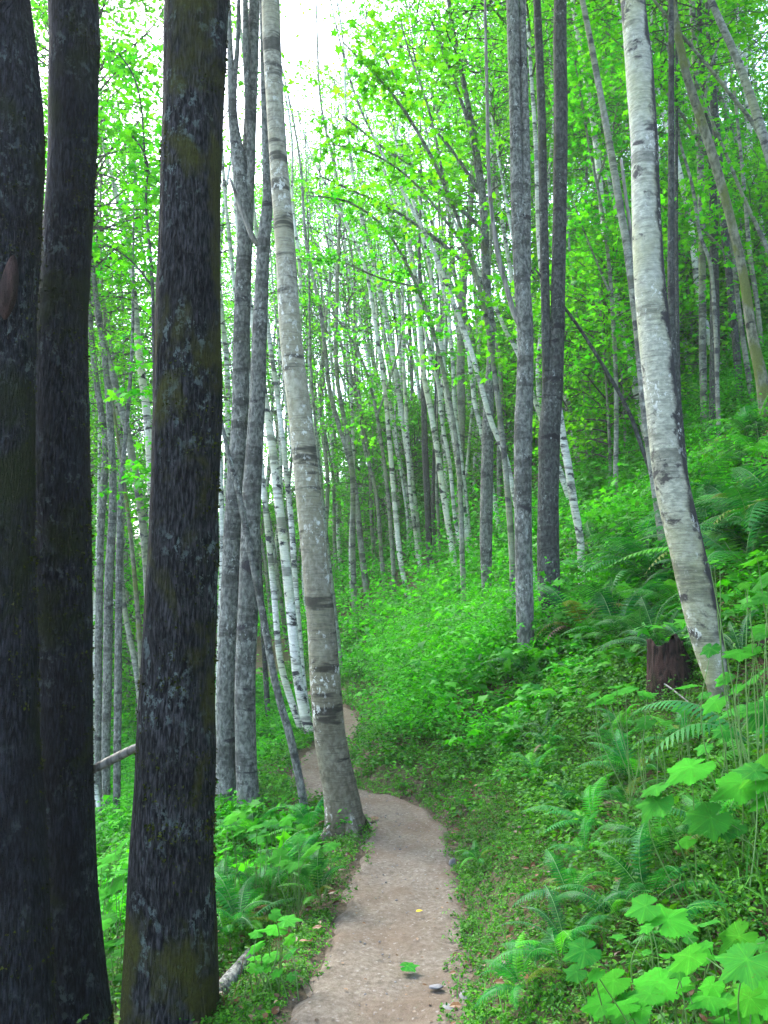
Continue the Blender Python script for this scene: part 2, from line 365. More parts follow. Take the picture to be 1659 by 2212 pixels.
# the trail: a strip along the centre line
pc = cs[(cs[:, 1] > -2) & (cs[:, 1] < 25)]
pc = catmull(pc[::4], .05); tn = unit(np.gradient(pc[:, :2], axis=0)); nr = np.stack([tn[:, 1], -tn[:, 0]], 1)
K = 25; uu = np.linspace(-1, 1, K)
pw = .95 - .16 * smooth(4.5, 6.2, pc[:, 1]) - .24 * smooth(6.9, 8.2, pc[:, 1]); wl = .36 + .06 * vnoise(np.column_stack([pc[:, 1] * 3, pc[:, 1] * 0, pc[:, 1] * 0]), 1) + .035 * vnoise(np.column_stack([pc[:, 1] * 11, pc[:, 1] * 0, pc[:, 1] * 0]), 2)
wr = .37 + .05 * vnoise(np.column_stack([pc[:, 1] * 2.7, pc[:, 1] * 0 + 9, pc[:, 1] * 0]), 3) + .035 * vnoise(np.column_stack([pc[:, 1] * 12, pc[:, 1] * 0, pc[:, 1] * 0]), 4)
wl *= pw; wr *= pw; ww = np.where(uu[None] < 0, wl[:, None], wr[:, None]) * uu[None]
TX = pc[:, :1] + nr[:, :1] * ww; TY = pc[:, 1:2] + nr[:, 1:2] * ww
TZ = gz(TX.ravel(), TY.ravel()) + .006 + .012 * vnoise(np.column_stack([TX.ravel() * 9, TY.ravel() * 9, TX.ravel() * 0]), 6) - .02 * (1 - np.tile(uu ** 2, len(pc))) - .03 * smooth(.85, 1, np.abs(np.tile(uu, len(pc))))
jj, ii = np.meshgrid(np.arange(len(pc) - 1), np.arange(K - 1), indexing='ij'); q = (jj * K + ii).ravel()
tag(link('path', mesh_of('path', np.column_stack([TX.ravel(), TY.ravel(), TZ]), [np.stack([q, q + 1, q + K + 1, q + K], 1)], M['trail'], smooth_sh=True)), kind='structure')

# ------------------------------------------------------------------ sight lines: a picture point becomes a place on the hillside
def ray(X, Y):
    x, u = (X - CX) / F, (CY - Y) / F
    return np.array([x, math.cos(PITCH) - u * math.sin(PITCH), math.sin(PITCH) + u * math.cos(PITCH)])
def at(X, Y, d):
    r = ray(X, Y); return np.array([0, 0, EYE]) + r * (d / r[1])
def hit(X, Y, lift=0.0, dmin=1.2, dmax=90):
    ds = np.arange(dmin, dmax, .05); r = ray(X, Y); r = r / r[1]
    z = EYE + r[2] * ds; g = gz(r[0] * ds, ds) + lift
    k = np.argmax(z <= g) if (z <= g).any() else len(ds) - 1
    return ds[k]
def zc(*pts): return [(597.4 + x * .3859, 426.7 + y * .3859, w_ * .3859) for x, y, w_ in pts]
def q(n, *pts):
    ox, oy = {1: (0, 0), 2: (829.5, 0), 3: (0, 737.3), 4: (829.5, 737.3), 5: (0, 1474.7), 6: (829.5, 1474.7)}[n]
    return [(ox + x / 2, oy + y / 2, w_ / 2) for x, y, w_ in pts]

def project(p):
    v = p - np.array([0, 0, EYE]); f = v[1] * math.cos(PITCH) + v[2] * math.sin(PITCH); u = -v[1] * math.sin(PITCH) + v[2] * math.cos(PITCH)
    return CX + F * v[0] / f, CY - F * u / f
GAPS = [(570, 735, -260, 470), (200, 350, -260, 110), (465, 570, -260, 260), (880, 970, 380, 640), (270, 345, 430, 620)]
# ------------------------------------------------------------------ crowns
def make_crown(seed, H=6.5, Rr=2.2, nb=36, per=90, size=.075, shape='rhomb', flat=.5):
    g = np.random.default_rng(seed); mb = MB(); Cs, As, Ns, Ss = [], [], [], []
    for i in range(nb):
        t = (i + g.random()) / nb; h = H * (t ** .9) * .97
        L = Rr * (.35 + .75 * math.sin(math.pi * min(1, .12 + .85 * t)) ** .8) * g.uniform(.6, 1.15)
        az = i * 2.4 + g.normal(0, .5); el = R(20 + 35 * t + g.normal(0, 10))
        d = np.array([math.cos(az) * math.cos(el), math.sin(az) * math.cos(el), math.sin(el)])
        n = 7; s = np.linspace(0, 1, n)[:, None]
        P = np.array([0, 0, h]) + d * L * s + np.array([0, 0, -1]) * (.28 * L * s * s) + np.cumsum(g.normal(0, .03 * L, (n, 3)), 0) * s
        mb.add(*tube(np.column_stack([P, np.linspace(.016, .004, n)]), 4, cap=False), mat=1)
        for k in range(6):
            f = g.uniform(.25, 1); b0 = P[min(n - 1, int(f * (n - 1)))]
            a2 = az + g.choice([-1, 1]) * g.uniform(.4, 1.2); tl = L * g.uniform(.25, .5)
            td = np.array([math.cos(a2), math.sin(a2), g.uniform(-.15, .35)])
            tp = b0 + td * tl * np.linspace(0, 1, 3)[:, None] - np.array([0, 0, .12]) * tl * np.array([[0], [.3], [1]])
            mb.add(*tube(np.column_stack([tp, [.006, .004, .002]]), 3, cap=False), mat=1)
            m = per // 6; u = g.random(m)[:, None]
            C = b0 + td * tl * u * 1.1 + g.normal(0, 1, (m, 3)) * np.array([.13, .13, .13 * flat])
            Cs.append(C); As.append(td + g.normal(0, .7, (m, 3)) + np.array([0, 0, -.25])); Ns.append(np.array([0, 0, 1]) + g.normal(0, .42, (m, 3)))
            Ss.append(size * g.uniform(.6, 1.25, m))
    mb.add(*leaf_cloud(np.vstack(Cs), np.vstack(As), np.vstack(Ns), np.concatenate(Ss), shape))
    return mb.mesh('crown', [M['canopy'], M['twig']])
CROWN = [make_crown(100 + i, H=[6.5, 7.5, 5.5, 7, 8, 6][i], Rr=[2.0, 2.3, 1.8, 2.6, 2.1, 2.4][i], nb=[34, 40, 30, 40, 42, 36][i], size=.085) for i in range(6)]
def add_crown(root, P, r, variant=None, frac=.55, scale=1.0):
    """hang a crown on the upper part of the trunk polyline P (root-local, base to top)"""
    k = int(len(P) * frac); a, b_ = P[k], P[-1]
    for f_ in np.linspace(0, 1, 7):
        px, py = project(a + (b_ - a) * f_ + np.array(root.location))
        if any(xa < px < xb and ya < py < yb for xa, xb, ya, yb in GAPS): return None
    d = Vector(b_ - a); i = random.randrange(6) if variant is None else variant
    o = link('crown', CROWN[i], root, Vector(a))
    L = d.length; s = L / [6.5, 7.5, 5.5, 7, 8, 6][i]
    o.rotation_mode = 'QUATERNION'
    o.rotation_quaternion = d.to_track_quat('Z', 'Y') @ Matrix.Rotation(random.uniform(0, 6.28), 3, 'Z').to_quaternion()
    o.scale = (scale, scale, s)
    return o
def leafy(name, stems, parent, mat, per_m=120, size=.08, spread=.22, shape='maple', start=.25, seed=0, flat=.35):
    """leaf sprays along stems (root-local polylines)"""
    g = np.random.default_rng(seed); mb = MB(); Cs, As, Ns, Ss = [], [], [], []
    for P in stems:
        P = np.asarray(P)[:, :3]; seg = np.linalg.norm(np.diff(P, axis=0), axis=1); L = seg.sum(); cum = np.concatenate([[0], np.cumsum(seg)]) / L
        for k in range(int(L * per_m / 14)):
            f = g.uniform(start, 1.0); c0 = np.array([np.interp(f, cum, P[:, i]) for i in range(3)])
            az = g.uniform(0, 6.28); tl = spread * g.uniform(.6, 2.6) * (1.15 - .5 * f)
            td = np.array([math.cos(az), math.sin(az), g.uniform(-.2, .3)]); m = 14
            tp = c0 + td * tl * np.linspace(0, 1, 4)[:, None] - np.array([0, 0, .15 * tl]) * np.array([[0], [.1], [.45], [1]])
            mb.add(*tube(np.column_stack([tp, [.006, .004, .003, .002]]), 3, cap=False), mat=1)
            u = g.uniform(.25, 1.1, m)[:, None]
            Cs.append(c0 + td * tl * u - np.array([0, 0, .15 * tl]) * u * u + g.normal(0, 1, (m, 3)) * spread * np.array([.35, .35, .35 * flat]))
            As.append(td + g.normal(0, .7, (m, 3)) + np.array([0, 0, -.35])); Ns.append(np.array([0, 0, 1]) + g.normal(0, .35, (m, 3))); Ss.append(size * g.uniform(.45, 1.4, m))
    mb.add(*leaf_cloud(np.vstack(Cs), np.vstack(As), np.vstack(Ns), np.concatenate(Ss), shape))
    return link(name, mb.mesh(name, [mat, M['twig']]), parent)

# ------------------------------------------------------------------ traced trees
GROUP_FAR = 'slender birches and alders of the stand beyond the trail'
TREES = {}
def bark_disp(rough, seed, ridge=0):
    def f(Q):
        o = rough * fbm(Q * np.array([5, 5, 2.5]), 3, seed) + rough * .8 * fbm(Q * np.array([2., 2, 1.2]), 2, seed + 7)
        if ridge: o = o + ridge * (1 - 2 * np.abs(fbm(Q * np.array([24, 24, 3.2]), 2, seed + 3))) + ridge * .5 * vnoise(Q * np.array([60, 60, 14]), seed + 5)
        return o
    return f
def tree(name, label, pts, mat, d=None, lift=.3, top=14, crown=.55, cscale=1.0, cat='tree', group=None, rough=.05, ridge=0, sides=None, forks=(), limbs=(), flare=1.0, dy=0.0, bend_up=.6, seed=None, roots=0):
    """pts: picture points (X, Y, width) from top to base; d: distance. The trunk goes on upwards to height `top` and down into the soil."""
    seed = seed or (len(TREES) * 13 + 5)
    d0 = d or hit(pts[-1][0], pts[-1][1], lift)
    yb = pts[-1][1]
    def world(p):
        dd = d0 + dy * (yb - p[1]) / 1000.0
        v = at(p[0], p[1], dd); return np.array([*v, p[2] * dd / F / 2])
    P = np.array([world(p) for p in pts])[::-1]           # base first
    dirn = P[0] - P[1]; dirn = dirn / max(1e-6, -dirn[2]) # going down
    ext = []; p = P[0].copy(); k = 0
    while p[2] > gz(p[0], p[1])[0] - .25 and k < 40:
        st = min(.25, .05 + p[2] - gz(p[0], p[1])[0] + .26)
        p = p + np.array([dirn[0], dirn[1], dirn[2], 0]) * st; p[3] = P[0][3] * (1 + .05 * (k + 1) * flare); ext.append(p.copy()); k += 1
    if ext: P = np.vstack([np.array(ext)[::-1][:1] if len(ext) < 2 else np.array([ext[-1], ext[len(ext) // 2]]) if len(ext) > 2 else np.array([ext[-1]]), P])
    # upward
    up = P[-1, :3] - P[-2, :3]; up /= np.linalg.norm(up); top_z = P[0, 2] + top; q_ = P[-1].copy(); r0 = q_[3]; z0 = q_[2]
    if top_z > z0 + .5:
        n = max(2, int((top_z - z0) / 1.5)); dz = (top_z - z0) / n
        for i in range(n):
            up = up * bend_up + np.array([0, 0, 1]) * (1 - bend_up) if i else up
            up = up / np.linalg.norm(up)
            q_ = q_.copy(); q_[:3] += up * dz / max(.5, up[2]) + np.array([random.gauss(0, .04), random.gauss(0, .04), 0]); q_[3] = r0 * (1 - .88 * (i + 1) / n); P = np.vstack([P, q_])
    base = np.array([P[0, 0], P[0, 1], P[0, 2]])
    gi = np.argmin(np.abs(P[:, 2] - gz(P[:, 0], P[:, 1]))); base = np.array([P[gi, 0], P[gi, 1], gz(P[gi, 0], P[gi, 1])[0]])
    root = link(name, None, loc=base); tag(root, label, cat, group)
    rmax = P[0, 3]
    step = max(.04, min(.12, rmax * .7)); sides = sides or (14 if rmax < .09 else 28)
    L = P.copy(); L[:, :3] -= base; C = catmull(L, step)
    mb = MB(); mb.add(*tube(C, sides, bark_disp(rough, seed, ridge)))
    for f in forks:
        Pf = np.array([world(p) for p in f['pts']])[::-1]
        if f.get('up', 0):
            uu_ = Pf[-1, :3] - Pf[-2, :3]; uu_ /= np.linalg.norm(uu_); e = Pf[-1].copy(); e2 = e.copy()
            e2[:3] += uu_ * f['up'] * .5; e2[3] *= .6; e3 = e2.copy(); e3[:3] += (uu_ * .7 + np.array([0, 0, .3])) * f['up'] * .5; e3[3] *= .3; Pf = np.vstack([Pf, e2, e3])
        Pf[:, :3] -= base; mb.add(*tube(catmull(Pf, step), max(10, sides // 2), bark_disp(rough, seed + 50, ridge)))
    for k in range(roots):
        a_ = 6.283 * (k + random.uniform(-.2, .2)) / roots + .4; rr_ = P[gi, 3]; u_ = np.array([math.cos(a_), math.sin(a_)]); rows = []
        for f_, rad in ((.55, .36), (1.0, .34), (1.4, .22), (1.9, .13), (2.6, .07)):
            xy = base[:2] + u_ * rr_ * f_; zz_ = gz(*xy)[0] - base[2] + (.12 if f_ < .8 else .03 if f_ < 1.2 else -.01 if f_ < 2 else -.03 if f_ < 3 else -.06); rows.append([*(u_ * rr_ * f_), zz_, rr_ * rad])
        mb.add(*tube(catmull(np.array(rows), .02), 14, bark_disp(.1, seed + 70 + k)))
    link('trunk', mb.mesh('trunk', [M[mat]], True), root)
    stems = []
    for lb in limbs:
        Pl = np.array([world(p) if len(p) < 4 else np.array([*at(p[0], p[1], p[3]), p[2] * p[3] / F / 2]) for p in lb['pts']])[::-1]; Pl[:, :3] -= base
        Cl = catmull(Pl, .08); mbl = MB(); mbl.add(*tube(Cl, 8, bark_disp(.06, seed + 9)))
        o = link('branch', mbl.mesh('branch', [M[lb.get('mat', mat)]], True), root)
        if lb.get('label'): o['label'] = lb['label']
        if lb.get('leaf'): stems.append(Cl)
    if stems: leafy('foliage', stems, root, M['maple'], seed=seed, start=.3, per_m=120, size=.085, spread=.28)
    if crown:
        kk = np.linspace(0, 1, 60); zz = L[:, 2]
        t_ = np.linspace(0, len(C) - 1, 60).astype(int); add_crown(root, C[t_][:, :3], None, None, crown, cscale)
    TREES[label] = (root, C + np.array([*base, 0]))
    return root

# near dark trunks
T1 = tree('maple_tree', 'huge dark mossy trunk cut by the photo edge, with a reddish bare scar', [(-5, 0, 140), (15, 150, 140), (25, 300, 142), (18, 500, 140), (5, 740, 136), (0, 1100, 140), (5, 1475, 144), (15, 1800, 150), (30, 2212, 158)], 'dark2', d=3.7, top=15, sides=120, rough=.07, ridge=.02, crown=.6, cscale=1.3)
T2 = tree('maple_tree', 'dark vertically ridged trunk standing close beside the scarred one, flaring at its foot', [(157, 0, 112), (158, 150, 110), (157, 300, 108), (150, 450, 106), (140, 600, 108), (128, 740, 120), (130, 1100, 130), (136, 1475, 118), (142, 1800, 112), (152, 2000, 118), (172, 2212, 130)], 'dark2', d=4.1, top=16, sides=120, rough=.05, ridge=.02, crown=.6, cscale=1.3)
T3 = tree('maple_tree', 'thick dark trunk with yellow-green moss and pale lichen, alone before the slender birches', [(425, 0, 142), (421, 150, 139), (414, 330, 138), (410, 500, 137), (406, 740, 143), (405, 900, 148), (398, 1100, 146), (397, 1200, 150), (384, 1475, 154), (378, 1700, 166), (371, 1850, 174), (369, 2000, 180), (368, 2212, 192)], 'dark', d=3.8, top=16, sides=128, rough=.05, ridge=.02, crown=.6, cscale=1.3)
# scar on the first trunk
Csc = catmull(np.array([[*at(30, 540, 3.60), .006], [*at(24, 590, 3.59), .03], [*at(14, 650, 3.585), .036], [*at(6, 710, 3.59), .006]]), .02); Csc[:, :3] -= np.array(T1.location)
mb = MB(); mb.add(*tube(Csc, 14, bark_disp(.1, 3, .04))); link('bark_scar', mb.mesh('bark_scar', [M['scar']], True), T1)

M['moss'] = leafmat('moss_tuft', (.008, .012, .002), (.045, .055, .006), .2, .02)
def mossy(root, C, n, seed, thr):
    g = np.random.default_rng(seed); i = g.integers(0, len(C), n); a = g.uniform(0, 6.28, n); D = np.stack([np.cos(a), np.sin(a), 0 * a], 1)
    P = C[i, :3] + D * C[i, 3:4] * (1 + .02) + np.column_stack([0 * a, 0 * a, g.uniform(-.05, .05, n)]); P -= D * .008
    k = fbm(P * np.array([2.4, 2.4, 1.7]) + seed, 3, seed) + .18 * D[:, 0] > thr; P, D = P[k], D[k]; m = len(P)
    mb = MB(); mb.add(*leaf_cloud(P - np.array(root.location), .35 * D + g.normal(0, .6, (m, 3)) + np.array([0, 0, -.6]), D + g.normal(0, .5, (m, 3)), g.uniform(.008, .022, m)))
    link('moss', mb.mesh('moss', [M['moss']]), root)
for k_, (rt, th_) in enumerate(((T1, .12), (T2, .10), (T3, .02))):
    C_ = [v[1] for v in TREES.values() if v[0] is rt][0]; mossy(rt, C_[C_[:, 2] < 6.5], 34000, 60 + k_, th_)
# twin grey trunks behind the mossy one
tree('alder_tree', 'rough grey trunk with a mossy yellow base, forking high into thin stems', q(3, (1043, 0, 72), (1040, 200, 74), (1032, 400, 72), (1015, 600, 72), (1005, 800, 78), (1000, 1000, 82), (990, 1200, 82), (978, 1475, 80)) + [(488, 1600, 42), (490, 1750, 46)], 'alder', d=7.6, top=15, crown=None, rough=.06,
     forks=[dict(pts=[(494, 0, 10), (497, 100, 13), (503, 250, 22), (513, 330, 30), (522, 400, 34), (530, 480, 36), (525, 600, 37), (521, 740, 36)], up=3),
            dict(pts=[(516, 0, 9), (513, 100, 11), (506, 180, 14), (504, 260, 18)], up=2), dict(pts=[(530, 0, 13), (532, 120, 16), (538, 250, 18), (543, 340, 20), (534, 440, 22)], up=3)])
tree('alder_tree', 'rough grey trunk leaning gently, touching the moss-footed one, with a yellow moss tuft', [(574, 330, 18), (578, 430, 24), (570, 520, 30), (565, 620, 32), (560, 737, 34), (555, 880, 36), (545, 1050, 40), (538, 1250, 42), (530, 1475, 44), (532, 1650, 45), (538, 1750, 50)], 'alder', d=7.3, top=15, crown=.6, rough=.06,
     limbs=[dict(pts=[(497, 385, 6), (515, 435, 9), (545, 512, 12), (556, 530, 10)], mat='deadwood', label='dead broken pale branch in the fork')])
# the two main birches
TE = tree('birch_tree', 'thick pale birch curving up from the trail edge, tan at the foot', [(585, 0, 43), (590, 150, 41), (602, 350, 41), (614, 500, 45), (629, 737, 50), (653, 937, 54), (673, 1137, 57), (693, 1337, 61), (703, 1475, 65), (714, 1600, 66), (734, 1700, 72), (741, 1745, 78), (744, 1775, 84)], 'tan', d=6.2, roots=4, top=17, sides=48, rough=.03, crown=.6, flare=1.2, cscale=1.2)
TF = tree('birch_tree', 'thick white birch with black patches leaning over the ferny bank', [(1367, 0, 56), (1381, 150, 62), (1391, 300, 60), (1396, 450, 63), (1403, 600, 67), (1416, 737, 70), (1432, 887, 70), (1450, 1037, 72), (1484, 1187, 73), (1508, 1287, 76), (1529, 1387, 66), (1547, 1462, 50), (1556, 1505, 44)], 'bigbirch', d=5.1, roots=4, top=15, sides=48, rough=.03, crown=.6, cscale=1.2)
# triple grey clump
tree('alder_tree', 'grey trunk with a dark moss collar, splitting into two upright stems', [(1107, 0, 29), (1113, 250, 27), (1118, 430, 31), (1124, 560, 33), (1131, 660, 36), (1135, 737, 35), (1133, 850, 38), (1130, 937, 40), (1130, 1137, 38), (1134, 1337, 38), (1137, 1405, 36)], 'alder', lift=.22, top=17, crown=.6, cscale=1.2, rough=.05,
     forks=[dict(pts=[(1128, 0, 16), (1134, 250, 19), (1137, 430, 20), (1136, 560, 22), (1134, 660, 24), (1134, 740, 26)], up=4)],
     limbs=[dict(pts=[(1048, 0, 6), (1052, 200, 8), (1057, 400, 9), (1074, 540, 11), (1094, 620, 12), (1112, 680, 14), (1128, 710, 14)], mat='deadwood', label='bare pale stem rising from the moss collar')])
tree('alder_tree', 'dark alder trunk standing behind the moss-collared one, joined by a thinner stem', [(1210, 0, 30), (1211, 250, 32), (1209, 450, 31), (1206, 600, 32), (1203, 737, 33), (1196, 837, 40), (1187, 937, 45), (1184, 1137, 45), (1187, 1287, 48), (1196, 1340, 46)], 'alder_dark', lift=.25, top=17, crown=.6, cscale=1.2, rough=.06,
     forks=[dict(pts=[(1160, 0, 18), (1170, 250, 20), (1174, 450, 20), (1180, 737, 21), (1184, 900, 26)], up=4)],
     limbs=[dict(pts=[(1155, 580, 5), (1220, 665, 7), (1270, 737, 8), (1350, 872, 9), (1385, 962, 10), (1412, 1037, 10)], mat='alder_dark', label='thin pole slanting down to the white birch')])
tree('alder_tree', 'lone grey alder trunk with arching leafy limbs, between thin birches and the moss-collared trunk', [(1010, 220, 12), (1030, 330, 15), (1044, 450, 18), (1050, 600, 19), (1061, 737, 17), (1056, 850, 22), (1054, 937, 25), (1050, 1137, 28), (1051, 1275, 22)], 'alder', top=15, lift=.45, crown=.6, cscale=1.2,
     limbs=[dict(pts=[(930, 40, 5), (960, 120, 7), (990, 200, 8), (1020, 300, 10), (1046, 480, 12)], leaf=1),
            dict(pts=[(820, 100, 4), (870, 200, 6), (930, 270, 7), (980, 330, 8), (1040, 420, 10)], leaf=1),
            dict(pts=[(740, 250, 4), (830, 320, 6), (900, 365, 8), (960, 420, 9), (1048, 500, 10)], leaf=1),
            dict(pts=[(690, 380, 4), (780, 420, 6), (860, 460, 7), (960, 530, 9), (1052, 620, 10)], leaf=1)])
# leaning and thin trees, each traced
X = []
def thin(label, pts, mat='pale', **k):
    k.setdefault('lift', .45); k.setdefault('top', 13); k.setdefault('crown', .58); k.setdefault('rough', .04)
    tree({'pale': 'birch_tree', 'birch': 'birch_tree', 'grey': 'alder_tree', 'alder': 'alder_tree', 'alder_dark': 'alder_tree', 'green': 'alder_tree'}[mat], label, pts, mat, group=k.pop('group', None), **k)
thin('grey-white tree with a broken stub, rising just behind the thick white birch', [(1267, 45, 13), (1290, 165, 14), (1320, 330, 16), (1340, 450, 17), (1357, 550, 18), (1378, 720, 19), (1395, 900, 20), (1420, 1080, 20)], 'grey', d=8.5, limbs=[dict(pts=[(1342, 345, 7), (1352, 425, 8), (1362, 500, 9), (1372, 640, 8)], mat='deadwood', label='snapped pale stub')])
thin('pale slim trunk slanting out behind the dark alder pair, upper of two', [(1170, 700, 10), (1215, 832, 13), (1230, 890, 14), (1245, 965, 14)], 'pale', top=12)
thin('grey mottled bent trunk on the green slope to the dark alder pair\'s uphill side', [(1190, 760, 14), (1213, 927, 17), (1228, 1010, 18), (1240, 1090, 18), (1253, 1162, 17), (1256, 1230, 16)], 'pale', d=11.5, top=13)
thin('thin grey stem high on the green slope above the mottled bent trunk', [(1238, 620, 6), (1255, 780, 8), (1264, 860, 9), (1269, 955, 9)], 'grey')
thin('green-tinged trunk sweeping down to the photo\'s uphill edge', [(1450, 0, 16), (1480, 150, 18), (1515, 260, 20), (1550, 370, 20), (1580, 480, 19), (1605, 590, 20), (1625, 725, 22), (1642, 802, 26), (1657, 900, 30)], 'green', d=11, top=14)
thin('dark upright trunk crossing the green-tinged one near the top', [(1530, 0, 16), (1540, 200, 18), (1553, 340, 17), (1562, 470, 16), (1580, 640, 16), (1600, 860, 16)], 'alder_dark', d=14, top=15)
thin('pale grey half of a close upright pair on the upper slope', [(1495, 0, 13), (1502, 150, 14), (1513, 350, 15), (1517, 600, 16), (1518, 760, 16), (1521, 905, 15)], 'grey', d=13.5, top=15)
thin('dark half of a close upright pair on the upper slope', [(1536, 330, 15), (1541, 460, 18), (1544, 740, 21), (1541, 900, 21)], 'alder_dark', d=13, top=15)
thin('dark straight trunk just uphill of the thick white birch', [(1450, 125, 13), (1450, 450, 15), (1450, 640, 16), (1456, 780, 16), (1470, 940, 17), (1480, 1040, 16)], 'alder_dark', d=9.5, top=14)
thin('narrow dark stem close beside the straight trunk uphill of the white birch', [(1462, 180, 7), (1461, 400, 8), (1462, 640, 9), (1468, 900, 9)], 'alder_dark', d=12)
thin('grey trunk leaning steeply across the top corner over the upper slope', [(1540, 10, 15), (1580, 100, 17), (1610, 175, 18), (1640, 265, 20), (1680, 400, 21), (1720, 560, 22)], 'grey', d=10, top=12)
thin('slim grey stem leaning beneath the steep one in the top corner', [(1555, 175, 8), (1615, 250, 10), (1645, 300, 10), (1700, 420, 11), (1740, 520, 12)], 'grey', d=11, top=11)
thin('thin grey stem slanting to the photo\'s uphill edge at mid height', [(1575, 350, 7), (1610, 435, 8), (1659, 540, 10), (1700, 640, 11)], 'grey', d=12, top=11)
thin('thin upright stem between the green-tinged trunk and the photo edge', [(1607, 400, 8), (1620, 550, 10), (1636, 660, 10), (1648, 780, 10)], 'grey', d=15)
thin('crooked thin stem with a kink before the close upright pair', [(1462, 250, 5), (1470, 310, 6), (1495, 400, 7), (1512, 505, 8), (1535, 575, 8), (1545, 700, 9), (1550, 850, 9)], 'grey', d=12, top=11)
# central stand
thin('white birch curving alone at the downhill side of the central stand', zc((380, 130, 16), (470, 320, 18), (520, 500, 20), (560, 760, 22), (605, 1070, 24), (635, 1400, 26), (655, 1640, 28), (690, 2000, 30), (725, 2190, 28)), 'birch')
thin('straight slim white birch beside the lone curving one', zc((705, 550, 17), (710, 900, 20), (725, 1200, 22), (740, 1500, 23), (755, 1700, 24), (795, 1990, 25)), 'birch')
thin('dark thin stem between the two downhill white birches', zc((680, 800, 15), (695, 1050, 17), (712, 1300, 18), (718, 1760, 18)), 'alder_dark')
thin('grey stem hidden partly behind the straight slim white birch', zc((745, 700, 17), (758, 1050, 20), (755, 1400, 20), (752, 1700, 20)), 'grey')
thin('dark grey trunk at the foot of the tallest white birch', zc((815, 700, 26), (822, 1000, 30), (830, 1400, 35), (845, 1700, 36), (857, 2060, 36)), 'alder_dark')
thin('tallest white birch of the central stand, long and gently bowed', zc((660, 20, 18), (730, 230, 24), (770, 420, 27), (800, 700, 29), (825, 1000, 31), (865, 1200, 33), (905, 1450, 34), (940, 1700, 35), (1003, 2085, 34)), 'birch')
thin('slim bowed birch just uphill of the tallest white one', zc((800, 560, 15), (860, 900, 18), (905, 1050, 20), (930, 1280, 21), (970, 1500, 22), (1000, 1800, 22), (1047, 2035, 20)), 'pale')
thin('long bowed birch with dark bands, second uphill from the tallest', zc((770, 50, 16), (850, 350, 22), (890, 600, 25), (930, 900, 27), (950, 1100, 28), (985, 1300, 29), (1030, 1600, 31), (1078, 2000, 32)), 'pale')
thin('thick pale grey upright trunk in the middle of the stand', zc((1062, 280, 40), (1045, 480, 44), (1035, 700, 46), (1030, 1000, 48), (1035, 1200, 44), (1030, 1500, 40), (1020, 1800, 36)), 'grey', d=21)
thin('pale birch bowing across the thick grey upright trunk', zc((900, 380, 16), (960, 650, 20), (985, 900, 22), (1000, 1200, 24), (1045, 1560, 25), (1080, 1900, 25)), 'pale')
thin('long birch leaning hard downhill across the stand, crossing the lone grey alder', zc((740, 30, 18), (880, 300, 22), (980, 560, 25), (1070, 800, 28), (1130, 1000, 29), (1200, 1250, 30), (1280, 1450, 30), (1335, 1690, 30)), 'pale', d=12.5)
thin('birch leaning just below the hardest leaning one', zc((920, 420, 15), (1000, 640, 19), (1070, 850, 24), (1110, 1150, 26), (1150, 1320, 27), (1200, 1600, 27)), 'pale', d=17)
thin('short pale trunk slanting behind the moss-collared alder', zc((1150, 450, 18), (1220, 600, 22), (1290, 760, 25), (1350, 870, 26), (1450, 1150, 27)), 'pale', d=15)
thin('thin pale stem tilting uphill at the edge of the central stand', zc((1160, 600, 12), (1120, 920, 15), (1090, 1250, 17), (1062, 1560, 18), (1045, 1800, 18)), 'pale', d=22)
thin('dark short stem low between two bowed birches', zc((885, 1300, 15), (880, 1500, 20), (875, 1750, 24), (885, 1960, 24)), 'alder_dark')
thin('thin rusty grey stem low beside the tallest birch', zc((900, 1400, 12), (895, 1600, 16), (905, 1800, 18), (912, 1960, 18)), 'grey')
thin('slim mottled stem close uphill of the thick tan birch', zc((180, 300, 11), (190, 900, 14), (215, 1250, 16), (245, 1580, 18), (268, 1790, 18)), 'grey', d=16)
# far clump
for i, (lab, pts) in enumerate([
    ('pale far stem, most upright of a fan-shaped clump', ((515, 850, 13), (530, 1150, 15), (545, 1450, 16), (560, 1780, 17))),
    ('pale far stem leaning most in a fan-shaped clump', ((330, 900, 11), (400, 1100, 13), (470, 1280, 14), (540, 1560, 15), (590, 1780, 15))),
    ('pale far stem in the heart of a fan-shaped clump', ((420, 850, 12), (460, 1100, 14), (500, 1350, 16), (545, 1600, 16), (575, 1790, 16))),
    ('grey far stem at the downhill side of a fan-shaped clump', ((440, 1100, 11), (480, 1400, 14), (500, 1600, 15), (508, 1800, 16))),
    ('grey far stem at the uphill side of a fan-shaped clump', ((640, 900, 10), (620, 1300, 12), (600, 1550, 14), (595, 1790, 15)))]):
    thin(lab, zc(*pts), 'pale' if i < 3 else 'grey', lift=.6)
# birches between the grey pair and the tan birch
thin('white birch leaning behind the thick tan birch, thickest of its row', q(3, (1110, 20, 28), (1145, 250, 32), (1175, 450, 37), (1205, 700, 40), (1240, 1000, 42), (1270, 1300, 43), (1290, 1475, 44)) + [(660, 1550, 22), (679, 1612, 24)], 'birch', d=10.4, top=16, crown=.75)
thin('slimmer white birch between the thick tan birch and the row\'s thickest', q(3, (1150, -120, 18), (1165, 0, 20), (1200, 250, 22), (1230, 500, 24), (1260, 800, 25), (1280, 1100, 26), (1310, 1475, 26)) + [(668, 1560, 13)], 'pale', d=11.5, top=16, crown=.75)
thin('white birch at the grey pair\'s side of the row behind the tan birch', q(3, (1095, 300, 20), (1135, 600, 24), (1160, 850, 26), (1185, 1100, 27), (1215, 1400, 28)) + [(650, 1575, 15), (662, 1612, 16)], 'pale', d=10.8, top=16, crown=.75)
